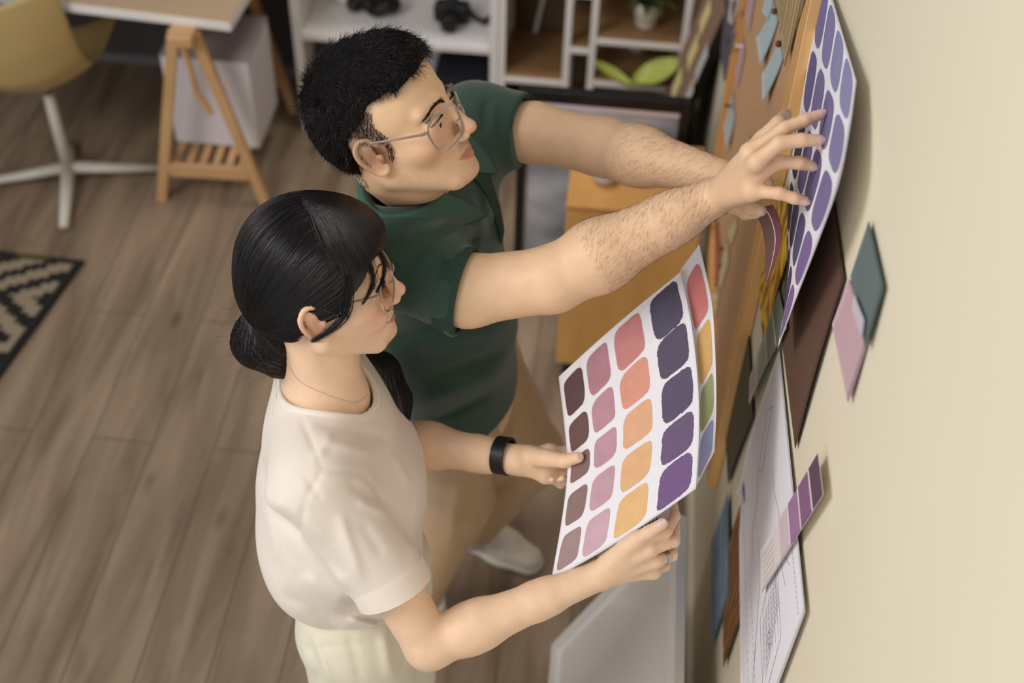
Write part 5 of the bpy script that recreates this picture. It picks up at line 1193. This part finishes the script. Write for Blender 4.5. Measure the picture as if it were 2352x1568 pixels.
# t-shirt
cuR = U(898, 1340, 1.985); aw = eR-wR; aw /= np.linalg.norm(aw); cuL = lerp(wL, eL, .5); awl = eL-wL; awl /= np.linalg.norm(awl)
ad = U(955, 1430, 2.0)-U(868, 1260, 1.97); ad /= np.linalg.norm(ad)
tee = [Cone(wR, cuR, .060, .0580, .03), Cone(cuR, cuR+ad*.06, .0580, .058, .01), Cone(wL, cuL, .058, .052, .03), Cone(cuL, cuL+awl*.05, .052, .052, .01), 'CUT', Cone(V(-.675, 1.235, .99), V(-.690, 1.26, 1.12), .118, .122, .05, (0, 1, 0), 1.14), Cone(V(-.690, 1.26, 1.10), V(-.705, 1.295, 1.22), .122, .104, .05, (0, 1, 0), 1.20),
       Cone(wR+V(.0, .02, -.01), wL+V(0, -.02, -.01), .060, .058, .05), Cone(nbw+V(0, 0, -.025), wR, .058, .050, .035), Cone(nbw+V(0, 0, -.025), wL, .058, .050, .035),
       Ell((-.615, 1.235, 1.15), (.05, .06, .06), .05), Ell((-.632, 1.335, 1.13), (.05, .06, .06), .05),
       Ell((-.735, 1.20, 1.03), (.07, .10, .09), .05)]
fW = folds([(690, 955, 742, 1078, 6, -.0022), (742, 1078, 700, 1150, 6, -.002), (700, 1150, 690, 1230, 6, -.002), (742, 1078, 830, 1085, 6, -.002), (830, 1085, 890, 1160, 6, -.0022), (700, 1090, 740, 1150, 7, -.002), (640, 1160, 790, 1330, 22, -.006), (620, 1140, 760, 1250, 16, .004), (690, 1210, 800, 1360, 14, .005), (690, 1320, 800, 1400, 20, .005), (720, 1060, 760, 990, 14, .003), (720, 970, 900, 1010, 12, -.003), (740, 1010, 860, 1040, 14, .004),
            (870, 1150, 800, 1110, 10, -.003), (890, 1180, 820, 1150, 9, .003), (960, 1130, 950, 1300, 12, .002), (830, 1200, 880, 1280, 12, -.002), (780, 1180, 830, 1340, 14, .004), (600, 1100, 640, 1290, 12, .003), (650, 1360, 790, 1440, 14, -.004), (770, 1400, 880, 1430, 10, -.004), (800, 1420, 890, 1440, 8, .004), (905, 1040, 940, 1120, 10, .003)])
def cutw(P, d):
    for c0, a, r in ((cuR, ad, .0515), (cuL, awl, .048)):
        q = P-c0; h = q@a; rad = np.linalg.norm(q-np.outer(h, a), axis=1); near = rad < .10
        d = np.where(near & (h > -.06), np.maximum(d, h-.010), d); d = np.where(near & (h > -.006), np.maximum(d, r-rad), d)
    return d
ncut = Cone(nbw+V(.016, .0, -.022), nbw+V(.004, .01, .15), .063, .078, .006, op='s')
tee = [cutw if p == 'CUT' else p for p in tee]+[fW, ripple(.0014, 26, 2), ncut, Plane((-.67, 1.23, .955), (.10, .1, -1))]
T0, T1 = iso(tee, (-.95, .98, .90), (-.48, 1.58, 1.42), .0035)
M_tee = mat('cream_jersey', (236, 224, 212), .85, .03, 25, bump=.25, bscale=900, sheen=.2)
teeo = mesh('t_shirt', relax(T0, T1, 2), T1, M_tee, None, wom, True)
tube_ring(cuR-ad*.004, ad, .0608, .036, .004, mat('cream_jersey_cuff', (240, 226, 213), .85, .03, 25, bump=.25, bscale=900), 'rolled_cuff', teeo)
# neck rib
nv = []; NN = 72; teef = lambda P: evalf([p for p in tee if isinstance(p, (Cone, Ell)) and p.op == 'u'], P)
for k in range(NN+1):
    th = 2*PI*k/NN; c = nbw+V(.010, 0, -.02); e = V(math.cos(th), math.sin(th), 0)
    nv.append(drape(teef, c, V(0, 0, 1), e, .0715+.006*max(0, math.cos(th)), -.0015, .16))
nv = np.array(nv); nv[-1] = nv[0]
for _ in range(3): nv[:-1] = (nv[:-1]*2+np.roll(nv[:-1], 1, 0)+np.roll(nv[:-1], -1, 0))/4; nv[-1] = nv[0]
MB().tube(list(nv), .0042, 8, cap=False, flat=2.0).build('neck_rib', mat('cream_rib', (240, 226, 216), .85, .03, 60, bump=.3, bscale=800), teeo, True)
# trousers
twr = [Cone(V(-.665, 1.22, .86), V(-.675, 1.235, .99), .104, .088, .03, (0, 1, 0), 1.28), Cone(V(-.66, 1.16, .86), V(-.65, 1.14, .45), .098, .078, .03), Cone(V(-.65, 1.14, .45), V(-.66, 1.12, .09), .078, .062, .03), Cone(V(-.655, 1.31, .86), V(-.64, 1.32, .45), .098, .078, .02), Cone(V(-.64, 1.32, .45), V(-.66, 1.31, .09), .078, .062, .02),
       folds([(800, 1450, 830, 1568, 8, -.003), (710, 1470, 740, 1568, 10, -.004), (720, 1460, 760, 1568, 8, .004), (880, 1450, 900, 1568, 12, .005), (940, 1440, 920, 1540, 10, -.004), (700, 1490, 900, 1470, 5, -.002)]), ripple(.0018, 26, 3), Plane((-.67, 1.23, 1.005), (.05, .05, 1)), Plane((0, 0, .085), (0, 0, -1))]
P0_, P1_ = iso(twr, (-.85, .98, .05), (-.45, 1.5, 1.04), .0055)
trw = mesh('trousers', relax(P0_, P1_, 2), P1_, mat('pale_ecru_cotton', (232, 224, 202), .85, .04, 20, bump=.3, bscale=700, sheen=.2), None, wom, True)
wbv = []
for k in range(49):
    th = 2*PI*k/48; wbv.append(V(-.675, 1.235, .975)+V(math.cos(th)*.092, math.sin(th)*.116, -.004*math.cos(th)))
MB().tube(wbv, .012, 8, cap=False, flat=2.0).build('waistband', mat('ecru_waistband', (234, 226, 206), .85, .03, 20, bump=.2, bscale=500), trw, True)
MB().tube([V(-.575, 1.20, .99), V(-.560, 1.195, .94), V(-.556, 1.20, .88), V(-.560, 1.19, .84)], .004, 8).build('drawstring', mat('ecru_cord', (226, 216, 192), .8), trw, True)
for y in (1.12, 1.31): shoe((-.72, y, 0), (-.50, y, 0), wom)
# wristband, ring, necklace
fa_ = hLw-eL; fa_ /= np.linalg.norm(fa_); wc = U(1156, 1046, 2.137)
tube_ring(wc, fa_, .0305, .024, .0035, mat('black_rubber', (20, 20, 22), .45, .1, 20), 'wrist_band', None) if 0 else None
bnd = thing('fitness_band', wc, 'black rubber fitness band around the woman\'s left wrist', 'wristband'); tube_ring(wc, fa_, .0315, .022, .0045, mat('black_rubber', (20, 20, 22), .45, .1, 20), 'strap', bnd)
ra = chw[2][0][1]-chw[2][0][0]; rc_ = lerp(chw[2][0][0], chw[2][0][1], .62)
rg = thing('ring', rc_, 'wide silver ring on the finger of the hand holding the sheet from below', 'ring'); tube_ring(rc_, ra, .0104, .007, .001, M_metal, 'ring_band', rg)
def hitpx(px, py, fn, t=1.5):
    r = ray(px, py); L_ = np.linalg.norm(r)
    for _ in range(200):
        d = fn((CAM+t*r)[None])[0]
        if d < .0008: break
        t += max(.0004, d*.7/L_)
    return CAM+t*r
bodyf = lambda P: evalf(wb_, P)
nk_ = [hitpx(px, py, bodyf) for px, py in ((664, 838), (676, 862), (694, 880), (716, 892), (740, 902), (766, 912), (792, 920), (816, 924), (832, 918), (846, 905))]
nkt = thing('necklace', nk_[4], 'thin silver chain necklace around the neck of the person in the cream t-shirt', 'necklace')
MB().tube(spl(nk_, 60), .0006, 6).build('chain', mat('pale_silver_chain', (214, 196, 186), .35), nkt, True)

# fine dark hair on the man's forearms
def armhair(a, b, n, rmax):
    k = lambda v: (lambda h, r: (h > .25) & (h < 1.0) & (r < rmax))(((v-a)@(b-a))/((b-a)@(b-a)), np.linalg.norm((v-a)-np.outer(((v-a)@(b-a))/((b-a)@(b-a)), b-a), axis=1))
    v, f = trim(mv, mf, k); r = sample(v, f, n); g = grad(lambda P: evalf(mbody, P), r); d = (b-a)/np.linalg.norm(b-a)
    c = d[None]+np.cross(g, d)*.9; return grow(r, HM, g, c, .010*rng.uniform(.5, 1.2, n), 4, .22, .18)
hair_tubes('forearm_hair', np.concatenate([armhair(Rel, Rwr, 3000, .07), armhair(Lel, Lwr, 1800, .07)]), .00010, mat('brown_body_hair', (96, 68, 50), .6), man)
